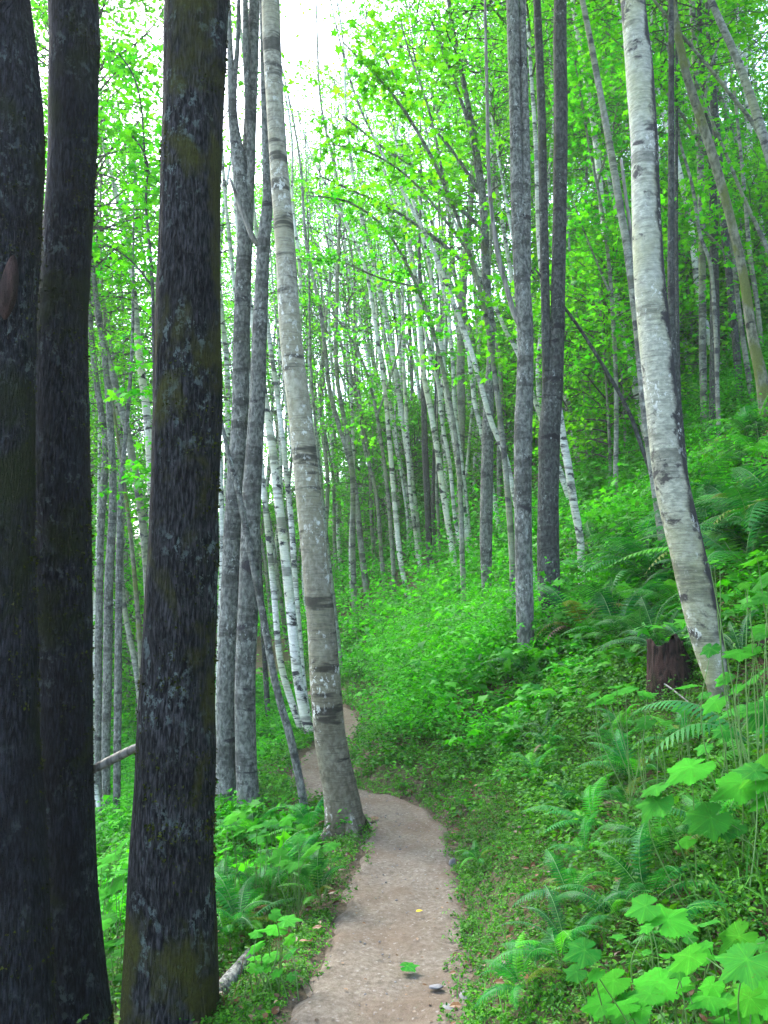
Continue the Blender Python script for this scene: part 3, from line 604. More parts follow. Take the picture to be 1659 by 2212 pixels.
thin('slim grey pole crossing low in front of the grey pair', [(487, 952, 9), (515, 1062, 12), (540, 1187, 14), (565, 1312, 15), (587, 1437, 16), (606, 1520, 16), (625, 1585, 17), (645, 1675, 17), (662, 1770, 18)], 'alder', d=6.9, top=7, crown=.7, cscale=.5)
thin('dark slender stem behind the grey leaning trunk', [(560, 1180, 8), (567, 1337, 10), (572, 1430, 11), (577, 1510, 12)], 'alder_dark', d=13)
thin('white stem in the gap between the mossy trunk and the grey pair', [(470, 950, 10), (478, 1080, 11), (480, 1200, 11), (476, 1350, 12), (470, 1550, 12)], 'pale', d=12)
# window between the dark trunks
thin('dark slim trunk close beside the ridged trunk\'s edge, bowed', [(192, 660, 12), (205, 800, 13), (220, 900, 14), (228, 962, 15), (218, 1150, 15), (213, 1400, 15), (212, 1700, 16)], 'alder', d=12, top=13)
thin('grey slim trunk with a slight S-bend in the window between dark trunks', [(205, 620, 11), (225, 762, 13), (238, 912, 15), (244, 1087, 17), (235, 1262, 19), (232, 1475, 19), (229, 1600, 18), (230, 1770, 17)], 'alder', d=11.5, top=13)
thin('grey slim trunk leaning away in the window between dark trunks', [(210, 680, 12), (240, 797, 14), (270, 912, 16), (290, 1012, 17), (306, 1112, 17), (318, 1250, 17), (325, 1420, 17), (330, 1650, 17)], 'grey', d=12.5, top=13)
thin('white birch of the window between dark trunks, brightest against the sky', [(222, 310, 7), (246, 400, 9), (275, 525, 11), (290, 640, 14), (300, 760, 16), (318, 900, 18), (325, 1010, 18), (332, 1200, 18), (340, 1600, 18)], 'birch', d=13, top=14)
thin('dark grey straight trunk before the mossy trunk\'s downhill edge', [(262, 1050, 11), (258, 1187, 14), (255, 1475, 16), (252, 1735, 16)], 'alder', d=11, top=10)
thin('greenish slim stem leaning against the mossy trunk\'s edge', [(262, 1000, 7), (280, 1137, 9), (292, 1260, 10), (302, 1387, 11), (312, 1600, 11)], 'green', d=13)
thin('white thin stem tilting by the ridged trunk\'s foot', [(175, 1400, 8), (187, 1550, 9), (200, 1660, 10), (221, 1785, 10)], 'pale', d=11, top=8, cscale=.5)
thin('thin pale stem in the window, half lost among leaves', [(215, 880, 6), (213, 1100, 7), (206, 1300, 8), (203, 1500, 8), (200, 1700, 8)], 'pale', d=15)
thin('faint grey stem deep in the window between dark trunks', [(272, 1100, 6), (275, 1300, 8), (277, 1500, 8), (280, 1680, 9)], 'grey', d=17)

# ------------------------------------------------------------------ arching vine maples over the trail and in the gaps
def vine(label, stems, d, seed, per_m=120, size=.08, spread=.25, base=None, mat='grey', start=.2):
    P = [np.array([[*at(x, y, d + dd), w_ * d / F / 2] for x, y, w_, dd in s]) for s in stems]   # base first
    b0 = P[0][0, :3].copy(); g = gz(b0[0], b0[1])[0]
    P[0] = np.vstack([[b0[0], b0[1], g - .15, P[0][0, 3] * 1.2], P[0]]) if b0[2] > g - .1 else P[0]
    base = np.array([b0[0], b0[1], g]); root = link('vine_maple', None, loc=base); tag(root, label, 'maple')
    loc = [catmull(np.column_stack([p[:, :3] - base, p[:, 3]]), .1) for p in P]
    for i, c in enumerate(loc):
        mb = MB(); mb.add(*tube(c, 8, bark_disp(.05, seed))); link('trunk' if i == 0 else 'branch', mb.mesh('stem', [M[mat]], True), root)
    leafy('crown', loc, root, M['maple'], per_m, size, spread, 'maple', start, seed)
    return root
vine('vine maple arching from behind the lone grey alder over the trail', [[(1105, 1180, 14, 0), (1080, 900, 12, 0), (1040, 640, 10, -.3), (960, 400, 8, -.8), (860, 220, 6, -1.2), (740, 90, 3, -1.6)], [(1010, 540, 7, -.4), (900, 400, 5, -.6), (800, 330, 4, -1), (700, 310, 2, -1.4)], [(960, 400, 7, -.8), (930, 250, 5, -.6), (880, 100, 4, -.6), (850, -20, 2, -.6)]], 11, 31, 95, .09, .34, start=.45)
vine('vine maple with its leafy top spread before the bright sky gap', [[(1000, 1240, 12, 0), (985, 950, 10, 0), (930, 700, 8, -.2), (850, 520, 6, -.6), (760, 440, 5, -1), (650, 420, 2, -1.4)], [(900, 620, 6, -.3), (820, 600, 5, -.3), (720, 560, 3, -.6), (640, 560, 2, -.8)]], 14, 37, 80, .085, .32, start=.5)
vine('vine maple with fine leaves above the fan-shaped clump', [[(850, 1230, 10, 0), (830, 1000, 8, 0), (790, 800, 6, 0), (720, 680, 4, 0), (650, 640, 2, 0)], [(815, 900, 5, 0), (860, 760, 4, 0), (880, 650, 2, 0)]], 19, 41, 80, .1, .42, start=.45)
vine('vine maple leaf sprays hanging in the gap between the ridged and mossy trunks', [[(330, 1650, 12, 0), (335, 1100, 10, 0), (330, 640, 8, 0), (315, 440, 6, 0), (318, 350, 5, 0), (280, 290, 4, 0), (215, 280, 2, 0)], [(316, 380, 5, 0), (300, 200, 4, 0), (260, 120, 3, 0), (225, 100, 2, 0)], [(330, 620, 5, 0), (280, 560, 4, 0), (215, 520, 2, 0)]], 9, 43, 115, .08, .28, start=.4, mat='alder_dark')
vine('vine maple leaning through the upper slope trunks', [[(1640, 960, 14, 0), (1600, 700, 11, 0), (1560, 420, 9, -.5), (1440, 200, 6, -1), (1300, 60, 3, -1.4)], [(1580, 560, 7, -.3), (1500, 480, 5, -.6), (1420, 440, 3, -.9)], [(1510, 300, 7, -.8), (1540, 130, 5, -.8), (1600, 0, 3, -.8)]], 13, 47, 170, .09, .42, start=.3)
vine('vine maple filling the space between dark alder and white birch tops', [[(1330, 1060, 12, 0), (1330, 800, 10, 0), (1310, 520, 8, 0), (1270, 300, 6, 0), (1240, 120, 3, 0)], [(1320, 640, 6, 0), (1270, 520, 4, 0), (1240, 440, 3, 0)], [(1290, 400, 6, 0), (1330, 250, 4, 0), (1345, 120, 2, 0)]], 14, 53, 170, .095, .45, start=.3)

# ------------------------------------------------------------------ the far stand: many slim trees, told apart by nothing
def far_trunk(seed, H=13.0, r=.06, mat='pale'):
    g = np.random.default_rng(seed); n = 9; z = np.linspace(-.4, H, n); lean = g.uniform(-.02, .02, 2)
    P = np.column_stack([np.cumsum(g.normal(lean[0], .12, n)), np.cumsum(g.normal(lean[1], .12, n)), z, np.linspace(r, r * .2, n)])
    P[:, :2] -= P[0, :2]; C = catmull(P, .3); mb = MB(); mb.add(*tube(C, 9, bark_disp(.05, seed)))
    return mb.mesh('trunk', [M[mat]], True), C
FT = [far_trunk(200 + i, 12 + (i % 4), [.06, .07, .085, .065][i % 4], ['pale', 'pale', 'pale', 'grey', 'birch', 'grey'][i % 6]) for i in range(12)]
placed = [np.array(r.location)[:2] for r, _ in TREES.values()]
zones = [  # label, x range of the picture, distances, how many
 ('slim trunk of the crowded stand glimpsed between the dark trunks', (150, 345), (14, 34), 40),
 ('slim trunk of the stand behind the grey pair and the row of white birches', (455, 690), (15, 36), 26),
 ('slim far trunk in the misty middle of the wood beyond the trail', (690, 1075), (20, 44), 84),
 ('slim far trunk on the green slope behind the moss-collared alder', (1060, 1420), (18, 40), 36),
 ('slim far trunk on the upper slope behind the white birch', (1400, 1720), (15, 36), 36)]
nfar = 0
for lab, (xa, xb), (da, db), cnt in zones:
    k = 0; tries = 0
    while k < cnt and tries < 4000:
        tries += 1
        d = math.sqrt(random.uniform(da * da, db * db)); X_ = random.uniform(xa, xb); x = (X_ - CX) / F * d
        if abs(gs(x, d)[0]) < .9: continue
        pt = np.array([x, d])
        if min(np.linalg.norm(pt - p) for p in placed) < .8: continue
        placed.append(pt); i = random.randrange(12); me, C = FT[i]
        root = link('slender_tree', None, loc=(x, d, gz(x, d)[0])); tag(root, lab, 'tree', GROUP_FAR)
        lean = R(random.gauss(5, 5)); root.rotation_euler = (R(random.gauss(0, 3)), -lean, 0); s = random.uniform(.85, 1.25); root.scale = (s, s, s)
        t = link('trunk', me, root)
        top = np.array([x - math.sin(lean) * 10 * s, d, gz(x, d)[0] + 9.5 * s]); px, py = project(top)
        if (575 < X_ < 735 or 575 < px < 735) and d < 26: pass
        elif 690 < X_ < 1075 and random.random() < .66: pass
        else:
            o = add_crown(root, C[np.linspace(0, len(C) - 1, 40).astype(int)][:, :3], None, None, random.uniform(.36, .55), random.uniform(.9, 1.3))
        k += 1; nfar += 1

# low leafy saplings under the stand
SAP = [make_crown(300 + i, H=3.0 + .5 * i, Rr=1.7, nb=26, per=96, size=.10, flat=.4) for i in range(3)]
for lab, (xa, xb), (da, db), cnt in [
    ('bushy sapling with bright leaves filling the far middle of the wood', (640, 1080), (24, 50), 44),
    ('bushy sapling on the upper slope behind alder and birch trunks', (1060, 1720), (14, 34), 80),
    ('bushy sapling seen between the dark trunks', (180, 345), (14, 34), 12),
    ('bushy sapling behind the grey pair and white birch row', (460, 640), (18, 36), 10)]:
    k = 0
    while k < cnt:
        d = math.sqrt(random.uniform(da * da, db * db)); X_ = random.uniform(xa, xb); x = (X_ - CX) / F * d
        if abs(gs(x, d)[0]) < 1.6: continue
        root = link('sapling', None, loc=(x, d, gz(x, d)[0])); tag(root, lab, 'sapling', 'leafy saplings under the stand'); s = random.uniform(.8, 1.3); h = random.uniform(.3, 1.1)
        Hs = 3.2 * s; mb = MB(); mb.add(*tube(catmull(np.array([[0, 0, -.3, .03], [.05, .03, 1.2, .025], [-.06, .05, h + Hs, .008]]), .3), 7)); link('trunk', mb.mesh('trunk', [M['grey']], True), root)
        o = link('crown', SAP[k % 3], root, (0, 0, h)); o.scale = (s, s, s); o.rotation_euler = (0, random.gauss(-.1, .1), random.uniform(0, 6.28)); k += 1

# ------------------------------------------------------------------ undergrowth
def visible_points(n, y0, y1, margin=.8, xr=(-.56, .56)):
    y = np.sqrt(rng.uniform(y0 ** 2, y1 ** 2, n)); x = rng.uniform(xr[0], xr[1], n) * y + rng.uniform(-margin, margin, n)
    return x, y
def sprigs(x, y, hmin, hmax, nst, nlv, smin, smax, up=1.0, sp=.9, hs=None):
    """arching leafy stems at ground points -> centres, axes, normals, sizes of leaves"""
    n = len(x); z = gz(x, y); o = np.column_stack([x, y, z])
    O = np.repeat(o, nst, 0); m = len(O); az = rng.uniform(0, 6.283, m); L = rng.uniform(hmin, hmax, m) * (np.repeat(low(x, y), nst) if hmax > .3 else 1); ti = rng.uniform(.15, 1.0, m) * sp
    hd = np.stack([np.cos(az), np.sin(az), 0 * az], 1)
    t = rng.uniform(.3, 1.05, (m, nlv))
    P = O[:, None] + hd[:, None] * (L * np.sin(ti))[:, None, None] * t[..., None] * 1.2
    P[..., 2] += (L * np.cos(ti) * up)[:, None] * t - .3 * L[:, None] * t * t * ti[:, None]
    P = P.reshape(-1, 3) + rng.normal(0, 1, (m * nlv, 3)) * np.repeat(L, nlv)[:, None] * np.array([.12, .12, .06])
    side = rng.choice([-1, 1], m * nlv)[:, None]; hdr = np.repeat(hd, nlv, 0); lat = np.stack([-hdr[:, 1], hdr[:, 0], 0 * hdr[:, 0]], 1)
    a = hdr * .6 + lat * side * .9 + rng.normal(0, .35, P.shape) + np.array([0, 0, -.25])
    nn = np.array([0, 0, 1]) + hdr * .25 + rng.normal(0, .33, P.shape)
    return P, a, nn, rng.uniform(smin, smax, m * nlv)
def low(x, y):                              # plants keep lower on the downhill verge and round the nearer trunks
    return np.where(gs(x, y) < 0, 1 - .55 * smooth(13, 9, y), 1 - .25 * smooth(9.5, 8, y) + .35 * smooth(2.2, 1.4, gs(x, y)) * smooth(7.5, 9, y) * smooth(16, 12, y)) * (1 + .85 * fbm(np.column_stack([x * .75, y * .75, 0 * x]), 2, 8))
def patchy(x, y, s, seed): return fbm(np.column_stack([x * s, y * s, 0 * x]), 3, seed)
# shrubs on the slopes
parts = []
x, y = visible_points(6400, 6.0, 16); S = gs(x, y); k = ((S > .62 + .25 * rng.random(len(x))) | (S < -.65)) & (patchy(x, y, 1.1, 2) > -.17)
k &= ~((S > 0) & (S < 2.6) & (y < 7.2)); x, y = x[k], y[k]; parts.append(sprigs(x, y, .22, .75, 6, 13, .030, .062))
x, y = visible_points(5200, 15, 48, 2); S = gs(x, y); k = ((S > .9) | (S < -.8)); x, y = x[k], y[k]
parts.append(sprigs(x, y, .5, 1.5, 5, 14, .075, .14, sp=1.0))
mb = MB(); mb.add(*leaf_cloud(*[np.concatenate([p[i] for p in parts]) for i in range(4)], 'rhomb'))
x, y = visible_points(4200, 5.5, 18); S = gs(x, y); k = ((S > .8) | (S < -.7)) & (patchy(x, y, .8, 61) > -.02) & ~((S > 0) & (S < 2.2) & (y < 6.5)); p = sprigs(x[k], y[k], .3, .8, 3, 5, .07, .14); mb.add(*leaf_cloud(*p, 'maple'), mat=1)
x, y = visible_points(2600, 6, 20); S = gs(x, y); k = ((S > .7) | (S < -.7)) & (patchy(x, y, .6, 67) > .1); x, y = x[k], y[k]; p = sprigs(x, y, .2, .6, 4, 9, .05, .10); mb.add(*leaf_cloud(*p, 'oval'), mat=2)
tag(link('undergrowth', mb.mesh('undergrowth', [M['shrub'], M['berry2'], M['cover']])), kind='stuff')
# low leafy cover beside the trail
parts = []
x, y = visible_points(26000, 1.6, 8.4, .4, (-.5, .56)); S = gs(x, y)
edge = .335 + .10 * patchy(x, y, 2.2, 4) + .05 * rng.random(len(x))
k = (np.abs(S) > edge) & (patchy(x, y, 1.7, 12) + .2 * rng.normal(0, 1, len(x)) > -.10); x, y, S = x[k], y[k], S[k]
grow = smooth(.4, 1.2, np.abs(S))
lo = grow < .5
parts.append(sprigs(x[lo], y[lo], .02, .08, 3, 7, .008, .022))
x2, y2 = visible_points(16000, 1.8, 8, .1, (-.3, .34)); S2 = gs(x2, y2); k2 = (np.abs(S2) > .26 + .14 * rng.random(len(x2)) + .05 * patchy(x2, y2, 5, 71) - .05 * smooth(4.5, 6.2, y2) - .10 * smooth(6.9, 8, y2)) & (np.abs(S2) < .85)
parts.append(sprigs(x2[k2], y2[k2], .01, .06, 3, 6, .007, .018))
xx, yy = x[~lo], y[~lo]; big = patchy(xx, yy, 1.1, 51) + .25 * rng.normal(0, 1, len(xx)) > .12
parts.append(sprigs(xx[~big], yy[~big], .04, .15, 3, 7, .010, .028)); parts.append(sprigs(xx[big], yy[big], .08, .24, 2, 7, .02, .044))
mb = MB(); mb.add(*leaf_cloud(*[np.concatenate([p[i] for p in parts]) for i in range(4)], 'oval'))
tag(link('ground_cover', mb.mesh('ground_cover', [M['cover']])), kind='stuff')
# trailside tufts beyond, so that the edge does not end in bare soil
x, y = visible_points(9000, 6, 20, .3, (-.2, .25)); S = gs(x, y); k = (np.abs(S) > .40 - .15 * smooth(6.9, 8.2, y)) & (np.abs(S) < 1.3); x, y = x[k], y[k]
p = sprigs(x, y, .06, .22, 3, 7, .025, .05); mb = MB(); mb.add(*leaf_cloud(*p, 'rhomb'))
tag(link('trailside_weeds', mb.mesh('trailside_weeds', [M['cover']])), kind='stuff')
# grass
def blades(x, y, hmin, hmax, wd, droop=.7):
    n = len(x); z = gz(x, y); az = rng.uniform(0, 6.283, n) ; H = rng.uniform(hmin, hmax, n); hd = np.stack([np.cos(az), np.sin(az), 0 * az], 1); hd = unit(hd + np.array([-.5, -.1, 0])); lat = np.stack([-hd[:, 1], hd[:, 0], 0 * az], 1)
    V = []; K = 6
    for i in range(K):
        t = i / (K - 1); c = np.column_stack([x, y, z - .01]) + hd * (H * droop * t * t)[:, None]; c[:, 2] += H * (t - .55 * droop * t ** 3)
        ww_ = wd * (1 - t ** 2) + .0004; V.append(c + lat * ww_); V.append(c - lat * ww_)
    V = np.stack(V, 1); b0 = (np.arange(n) * 2 * K)[:, None, None]; f = np.array([[2 * i, 2 * i + 1, 2 * i + 3, 2 * i + 2] for i in range(K - 1)])
    return V.reshape(-1, 3), [(f[None] + b0).reshape(-1, 4)]
mb = MB()
for X_, Y_, n, hm in ((1500, 1830, 90, .42), (1560, 1900, 70, .4), (1450, 1790, 40, .35), (1600, 1800, 50, .42), (1300, 1990, 30, .2), (1545, 2060, 40, .35), (1380, 1900, 30, .25)):
    d = hit(X_, Y_); c = at(X_, Y_, d); x = c[0] + rng.normal(0, .14, n); y = c[1] + rng.normal(0, .14, n); mb.add(*blades(x, y, hm * .5, hm, .0032, .9))
x, y = visible_points(9000, 1.8, 10, .2, (-.4, .5)); S = np.abs(gs(x, y)); k = (S > .33) & (S < 1.1) & (patchy(x, y, 2, 21) > -.05); mb.add(*blades(x[k], y[k], .03, .13, .002))
tag(link('grass', mb.mesh('grass', [M['grass']])), kind='stuff')
# dead leaves and small gravel
x, y = visible_points(6000, 1.7, 9, .3, (-.45, .56)); S = gs(x, y); k = (np.abs(S) > .3) & (patchy(x, y, 2.4, 33) > -.1); x, y = x[k], y[k]; n = len(x)
mb = MB(); mb.add(*leaf_cloud(np.column_stack([x, y, gz(x, y) + rng.uniform(.012, .06, n)]), rng.normal(0, 1, (n, 3)) * [1, 1, .2], np.array([0, 0, 1]) + rng.normal(0, .5, (n, 3)), rng.uniform(.015, .05, n), 'oval'))
x, y = visible_points(1700, 2.4, 8, 0, (-.25, .2)); S = gs(x, y); k = (np.abs(S) < .4) & (rng.random(len(x)) < .2 + 2.2 * np.abs(S)); x, y = x[k], y[k]; n = len(x)
mb.add(*leaf_cloud(np.column_stack([x, y, gz(x, y) + .006]), rng.normal(0, 1, (n, 3)) * [1, 1, .1], np.array([0, 0, 1]) + rng.normal(0, .25, (n, 3)), rng.uniform(.008, .025, n), 'oval'))
x, y = visible_points(2600, 1.8, 8, .3, (-.4, .56)); S = gs(x, y); k = (np.abs(S) > .45) & (patchy(x, y, 1.9, 91) > .0); mb.add(*blades(x[k], y[k], .05, .22, .0016, .6))
tag(link('leaf_litter', mb.mesh('leaf_litter', [M['litter']])), kind='stuff')
def pebble(seed, sub=2):
    import bmesh
    bm = bmesh.new(); bmesh.ops.create_icosphere(bm, subdivisions=sub, radius=1); V = np.array([v.co[:] for v in bm.verts]); Fc = np.array([[v.index for v in f.verts] for f in bm.faces]); bm.free()
    V = V * (1 + .28 * fbm(V * 1.3 + seed * 7.1, 2, seed))[:, None]; return V, Fc
mb = MB(); PB = [pebble(i, 1) for i in range(4)]
x, y = visible_points(5200, 2.2, 9, .1, (-.3, .25)); S = gs(x, y); k = np.abs(S) < .42; x, y = x[k], y[k]
for i in range(len(x)):
    V, Fc = PB[i % 4]; s = .002 + .007 * rng.random() ** 4; a = rng.uniform(0, 6.28); c_, s_ = math.cos(a), math.sin(a)
    W = V * [1, .8, .55] @ np.array([[c_, s_, 0], [-s_, c_, 0], [0, 0, 1]]) * s; mb.add(W + [x[i], y[i], gz(x[i], y[i])[0] - .014 + s * .2], [Fc])
tag(link('gravel', mb.mesh('gravel', [M['stone']], True)), kind='stuff')

# ------------------------------------------------------------------ ferns
def frond(seed, L=.7, pairs=22, wmax=.13, mat='fern', drop=.55):
    g = np.random.default_rng(seed); mb = MB(); t = np.linspace(0, 1, 30)
    ax = np.column_stack([L * (t * .92), .04 * L * np.sin(t * 3 + seed), L * (.85 * t - drop * t ** 2.1 * 1.25)])
    mb.add(*tube(np.column_stack([ax, .0035 * (1 - .8 * t)]), 4, cap=False), mat=1)
    Vs, Fs, off = [], [], 0
    for i in range(pairs * 2):
        k = i // 2; sgn = 1 if i % 2 else -1; u = .14 + .86 * (k + .5 * (i % 2) * .4) / pairs
        prof = wmax * (min(1, (u - .08) / .22) ** .7) * (1 - ((u - .3) / .72) ** 2 if u > .3 else 1); prof = max(prof, .006) * g.uniform(.9, 1.08)
        c = np.array([np.interp(u, t, ax[:, j]) for j in range(3)]); tg = unit(np.array([np.interp(min(1, u + .03), t, ax[:, j]) for j in range(3)]) - c + 1e-6)
        lat = np.array([0, sgn, 0.]); dirp = unit(lat + tg * .38 + np.array([0, 0, -.12])); m = 9; s = np.linspace(0, 1, m)
        half = L * .86 / pairs * .46; wv = half * (1 - s ** 1.6) * np.where(np.arange(m) % 2, 1.0, .62) + .0006
        mid = c + dirp * prof * s[:, None] + np.array([0, 0, -.18]) * prof * (s ** 2)[:, None]
        V = np.empty((m * 2, 3)); V[0::2] = mid + tg * wv[:, None]; V[1::2] = mid - tg * wv[:, None]
        f = np.array([[2 * j, 2 * j + 1, 2 * j + 3, 2 * j + 2] for j in range(m - 1)]); Vs.append(V); Fs.append(f + off); off += len(V)
    mb.add(np.vstack(Vs), [np.vstack(Fs)])
    return mb.mesh('frond', [M[mat], M['stem']])
FR = {'fern': [frond(i, .75, 22, .13) for i in range(4)], 'swordfern': [frond(9 + i, .7, 26, .075, 'swordfern') for i in range(3)], 'dying': [frond(21, .6, 18, .10, 'oldfern', .75), frond(22, .65, 20, .11, 'oldfern', .7), frond(23, .5, 18, .09, 'litter', .85)]}
FR['fern'] += [frond(31, .68, 20, .15, 'fern', .68), frond(32, .8, 24, .115, 'brightfern', .6), frond(33, .55, 18, .12, 'brightfern', .5)]
def fern(label, X_, Y_, n=9, size=1.0, kind='fern', d=None, face=None, spread=6.28, tilt=0):
    d = d or hit(X_, Y_); c = at(X_, Y_, d); z = gz(c[0], c[1])[0]
    z += .06; root = link('fern', None, loc=(c[0], c[1], z)); tag(root, label, 'fern', 'ferns among the undergrowth')
    e = .15; sx = (gz(c[0] + e, c[1])[0] - gz(c[0] - e, c[1])[0]) / (2 * e)
    root.rotation_euler = (0, -math.atan(sx) * .5, 0)
    for i in range(n):
        o = link('frond', random.choice(FR['dying'] if random.random() < .09 else FR[kind]), root); s = size * random.uniform(.75, 1.15); o.scale = (s, s, s * random.uniform(.8, 1.3))
        az = (face if face is not None else 0) + spread * ((i + random.uniform(-.3, .3)) / n - .5)
        o.rotation_euler = (random.gauss(0, .12), random.uniform(-.6, .05) + tilt, az)
    return root
PI = math.pi
fern('small fern hard against the trail edge, half way to the bend', 1035, 1890, 7, .28)
fern('lacy fern on the bare bank below the twig', 1380, 1720, 9, .5, face=PI, spread=4.5)
fern('dark fern in the shade under the big flat leaves', 1560, 1850, 9, .5)
fern('fern at mid bank among fine clover-like leaves', 1160, 1700, 8, .42)
fern('fern just above the trail bend on the bank', 1080, 1600, 8, .45)
fern('fern leaning out where the bank turns up to the moss-collared alder', 1150, 1480, 9, .6)
fern('fern between the white birch foot and the flat-leaved plant', 1490, 1640, 9, .5)
fern('dark fern at the very bottom of the bank', 1130, 2180, 8, .34)
fern('fern low beside the upright folded leaf', 1340, 2040, 8, .38)
fern('large lacy fern in front of the dark alder pair\'s foot', 1265, 1390, 11, 1.15)
fern('lacy fern spilling down the bank below the rotten stump', 1345, 1400, 9, 1.0)
fern('fern with long pale fronds reaching downhill beside the white birch', 1420, 1260, 10, 1.2, face=PI, spread=4)
fern('shaded fern halfway up the slope between dark alders and white birch', 1330, 1260, 9, 1.0)
fern('feathery fern just uphill of the leaning white birch trunk', 1540, 1180, 11, 1.15)
fern('tall feathery fern at the photo edge above the birch\'s lean', 1620, 1130, 12, 1.25)
fern('tall fern higher up the slope by the photo edge', 1640, 1020, 10, 1.2)
fern('fern overhanging the white birch foot from the uphill side', 1640, 1330, 10, .8, d=3.9)
fern('dark sword fern below the rotten stump', 1440, 1440, 10, .75, 'swordfern')
fern('dark sword fern half covering the rotten stump', 1415, 1425, 10, .8, 'swordfern')
fern('dark sword fern between the stump and the white birch foot', 1490, 1435, 9, .75, 'swordfern')
fern('lacy fern drooping over the top of the stump', 1470, 1330, 9, .8, face=-PI / 2, spread=4)
fern('dark sword fern beside the foot of the white birch', 1600, 1450, 8, .7, 'swordfern', face=2.4, spread=3.5)
fern('bluish fern in the middle of the near bank', 1290, 1830, 8, .5, face=PI * .9, spread=4)
fern('small fern above the bluish one on the near bank', 1245, 1775, 7, .38)
fern('fern below the lowest broad maple-like leaf on the bank', 1450, 1900, 9, .45)
fern('low fern near the yellow moss patch on the bank', 1240, 1990, 8, .38)
fern('fern tucked among broad leaves close to the trail', 1215, 2130, 8, .36)
fern('small sword fern poking from the bare patch of the bank', 1330, 1640, 7, .4)
fern('bright upright fern on the downhill trail edge', 690, 1970, 7, .38, face=-PI / 2)
fern('fern mass below the trail behind broad leaves', 585, 1960, 10, .65)
fern('arching fern against the mossy trunk\'s uphill side', 500, 2000, 9, .6)
fern('fern beneath the broad leaves near the tan birch', 640, 1900, 8, .45)

for lab, xr_, yr_, cnt, sz in (('fern of the feathery thicket uphill of the white birch', (1490, 1720), (930, 1300), 20, 1.2),
                          ('fern of the lacy thicket between the dark alders and the stump', (1190, 1430), (1180, 1420), 20, 1.0),
                          ('fern scattered low over the near bank', (1100, 1640), (1560, 2150), 9, .36), ('fern under the broad leaves below the trail', (470, 740), (1800, 2080), 10, .5)):
    for k in range(cnt):
        X_, Y_ = random.uniform(*xr_), random.uniform(*yr_); d_ = hit(X_, Y_); c_ = at(X_, Y_, d_)
        if abs(gs(c_[0], c_[1])[0]) < .6: continue
        fern(lab, X_, Y_, random.choice((7, 8, 9, 10)), sz * random.uniform(.75, 1.25), random.choice(('fern', 'fern', 'fern', 'swordfern')))

# ------------------------------------------------------------------ broad-leaved plants
def broad_leaf(seed, yellow=False):
    g = np.random.default_rng(seed); n = 132; th = np.linspace(-math.pi, math.pi, n, endpoint=False)
    lob = [(0, 1.0, .42), (.95, .88, .40), (-.95, .88, .40), (1.95, .66, .42), (-1.95, .66, .42)]
    r = np.full(n, .66)
    for a0, L, wd in lob:
        dd = np.abs((th - a0 + math.pi) % (2 * math.pi) - math.pi); r = np.maximum(r, L * g.uniform(.94, 1.05) * np.clip(1 - (dd / wd / 1.9), 0, 1) ** .62)
    r *= 1 + .05 * (1 - np.arange(n) % 4 / 1.5) + .03 * g.normal(0, 1, n).clip(-1.5, 1); r *= 1 - .75 * np.exp(-((np.abs(th) - math.pi) / .2) ** 2)
    V = [[0, 0, 0]]; rings = (.12, .28, .45, .62, .8, 1.0)
    for f in rings:
        rr = r * f if f > .4 else np.maximum(r * f, .02); z = -.22 * (rr * np.cos(th * .5)) ** 2 - .05 * rr * np.abs(np.sin(th * 1.65 * 2)) * 1.5 + .05 * np.sin(th * 3 + seed) * rr ** 2
        V += np.column_stack([rr * np.cos(th), rr * np.sin(th), z]).tolist()
    i = np.arange(n); j = (i + 1) % n; fs = [np.stack([0 * i, 1 + i, 1 + j], 1)]; qd = []
    for k in range(5): qd.append(np.stack([1 + k * n + i, 1 + (k + 1) * n + i, 1 + (k + 1) * n + j, 1 + k * n + j], 1))
    V = np.array(V); tv = np.arctan2(V[:, 1], V[:, 0]); rv = np.hypot(V[:, 0], V[:, 1]); vein = np.zeros(len(V))
    for a0, L, wd in lob:
        da_ = np.abs((tv - a0 + math.pi) % (2 * math.pi) - math.pi); vein = np.maximum(vein, np.exp(-(da_ / .035) ** 2)); vein = np.maximum(vein, .55 * np.exp(-(((rv * 7.5 - da_ * 2.2 * rv * 3) % 1 - .5) / .13) ** 2) * (da_ < .42))
    V[:, 2] -= .022 * vein * np.minimum(1, rv * 3); V[:, 2] += (.03 * vnoise(V * 5 + seed, seed) + .07 * vnoise(V * 2.2 + seed, seed + 3)) * rv
    me = mesh_of('leaf', V * .6, fs + [np.vstack(qd)], M['berryyellow' if yellow else 'berry'], smooth_sh=True)
    at_ = me.attributes.new('vein', 'FLOAT', 'POINT'); at_.data.foreach_set('value', vein.astype(np.float32)); return me
BL = [broad_leaf(i) for i in range(5)]; BLY = [broad_leaf(9, True)]
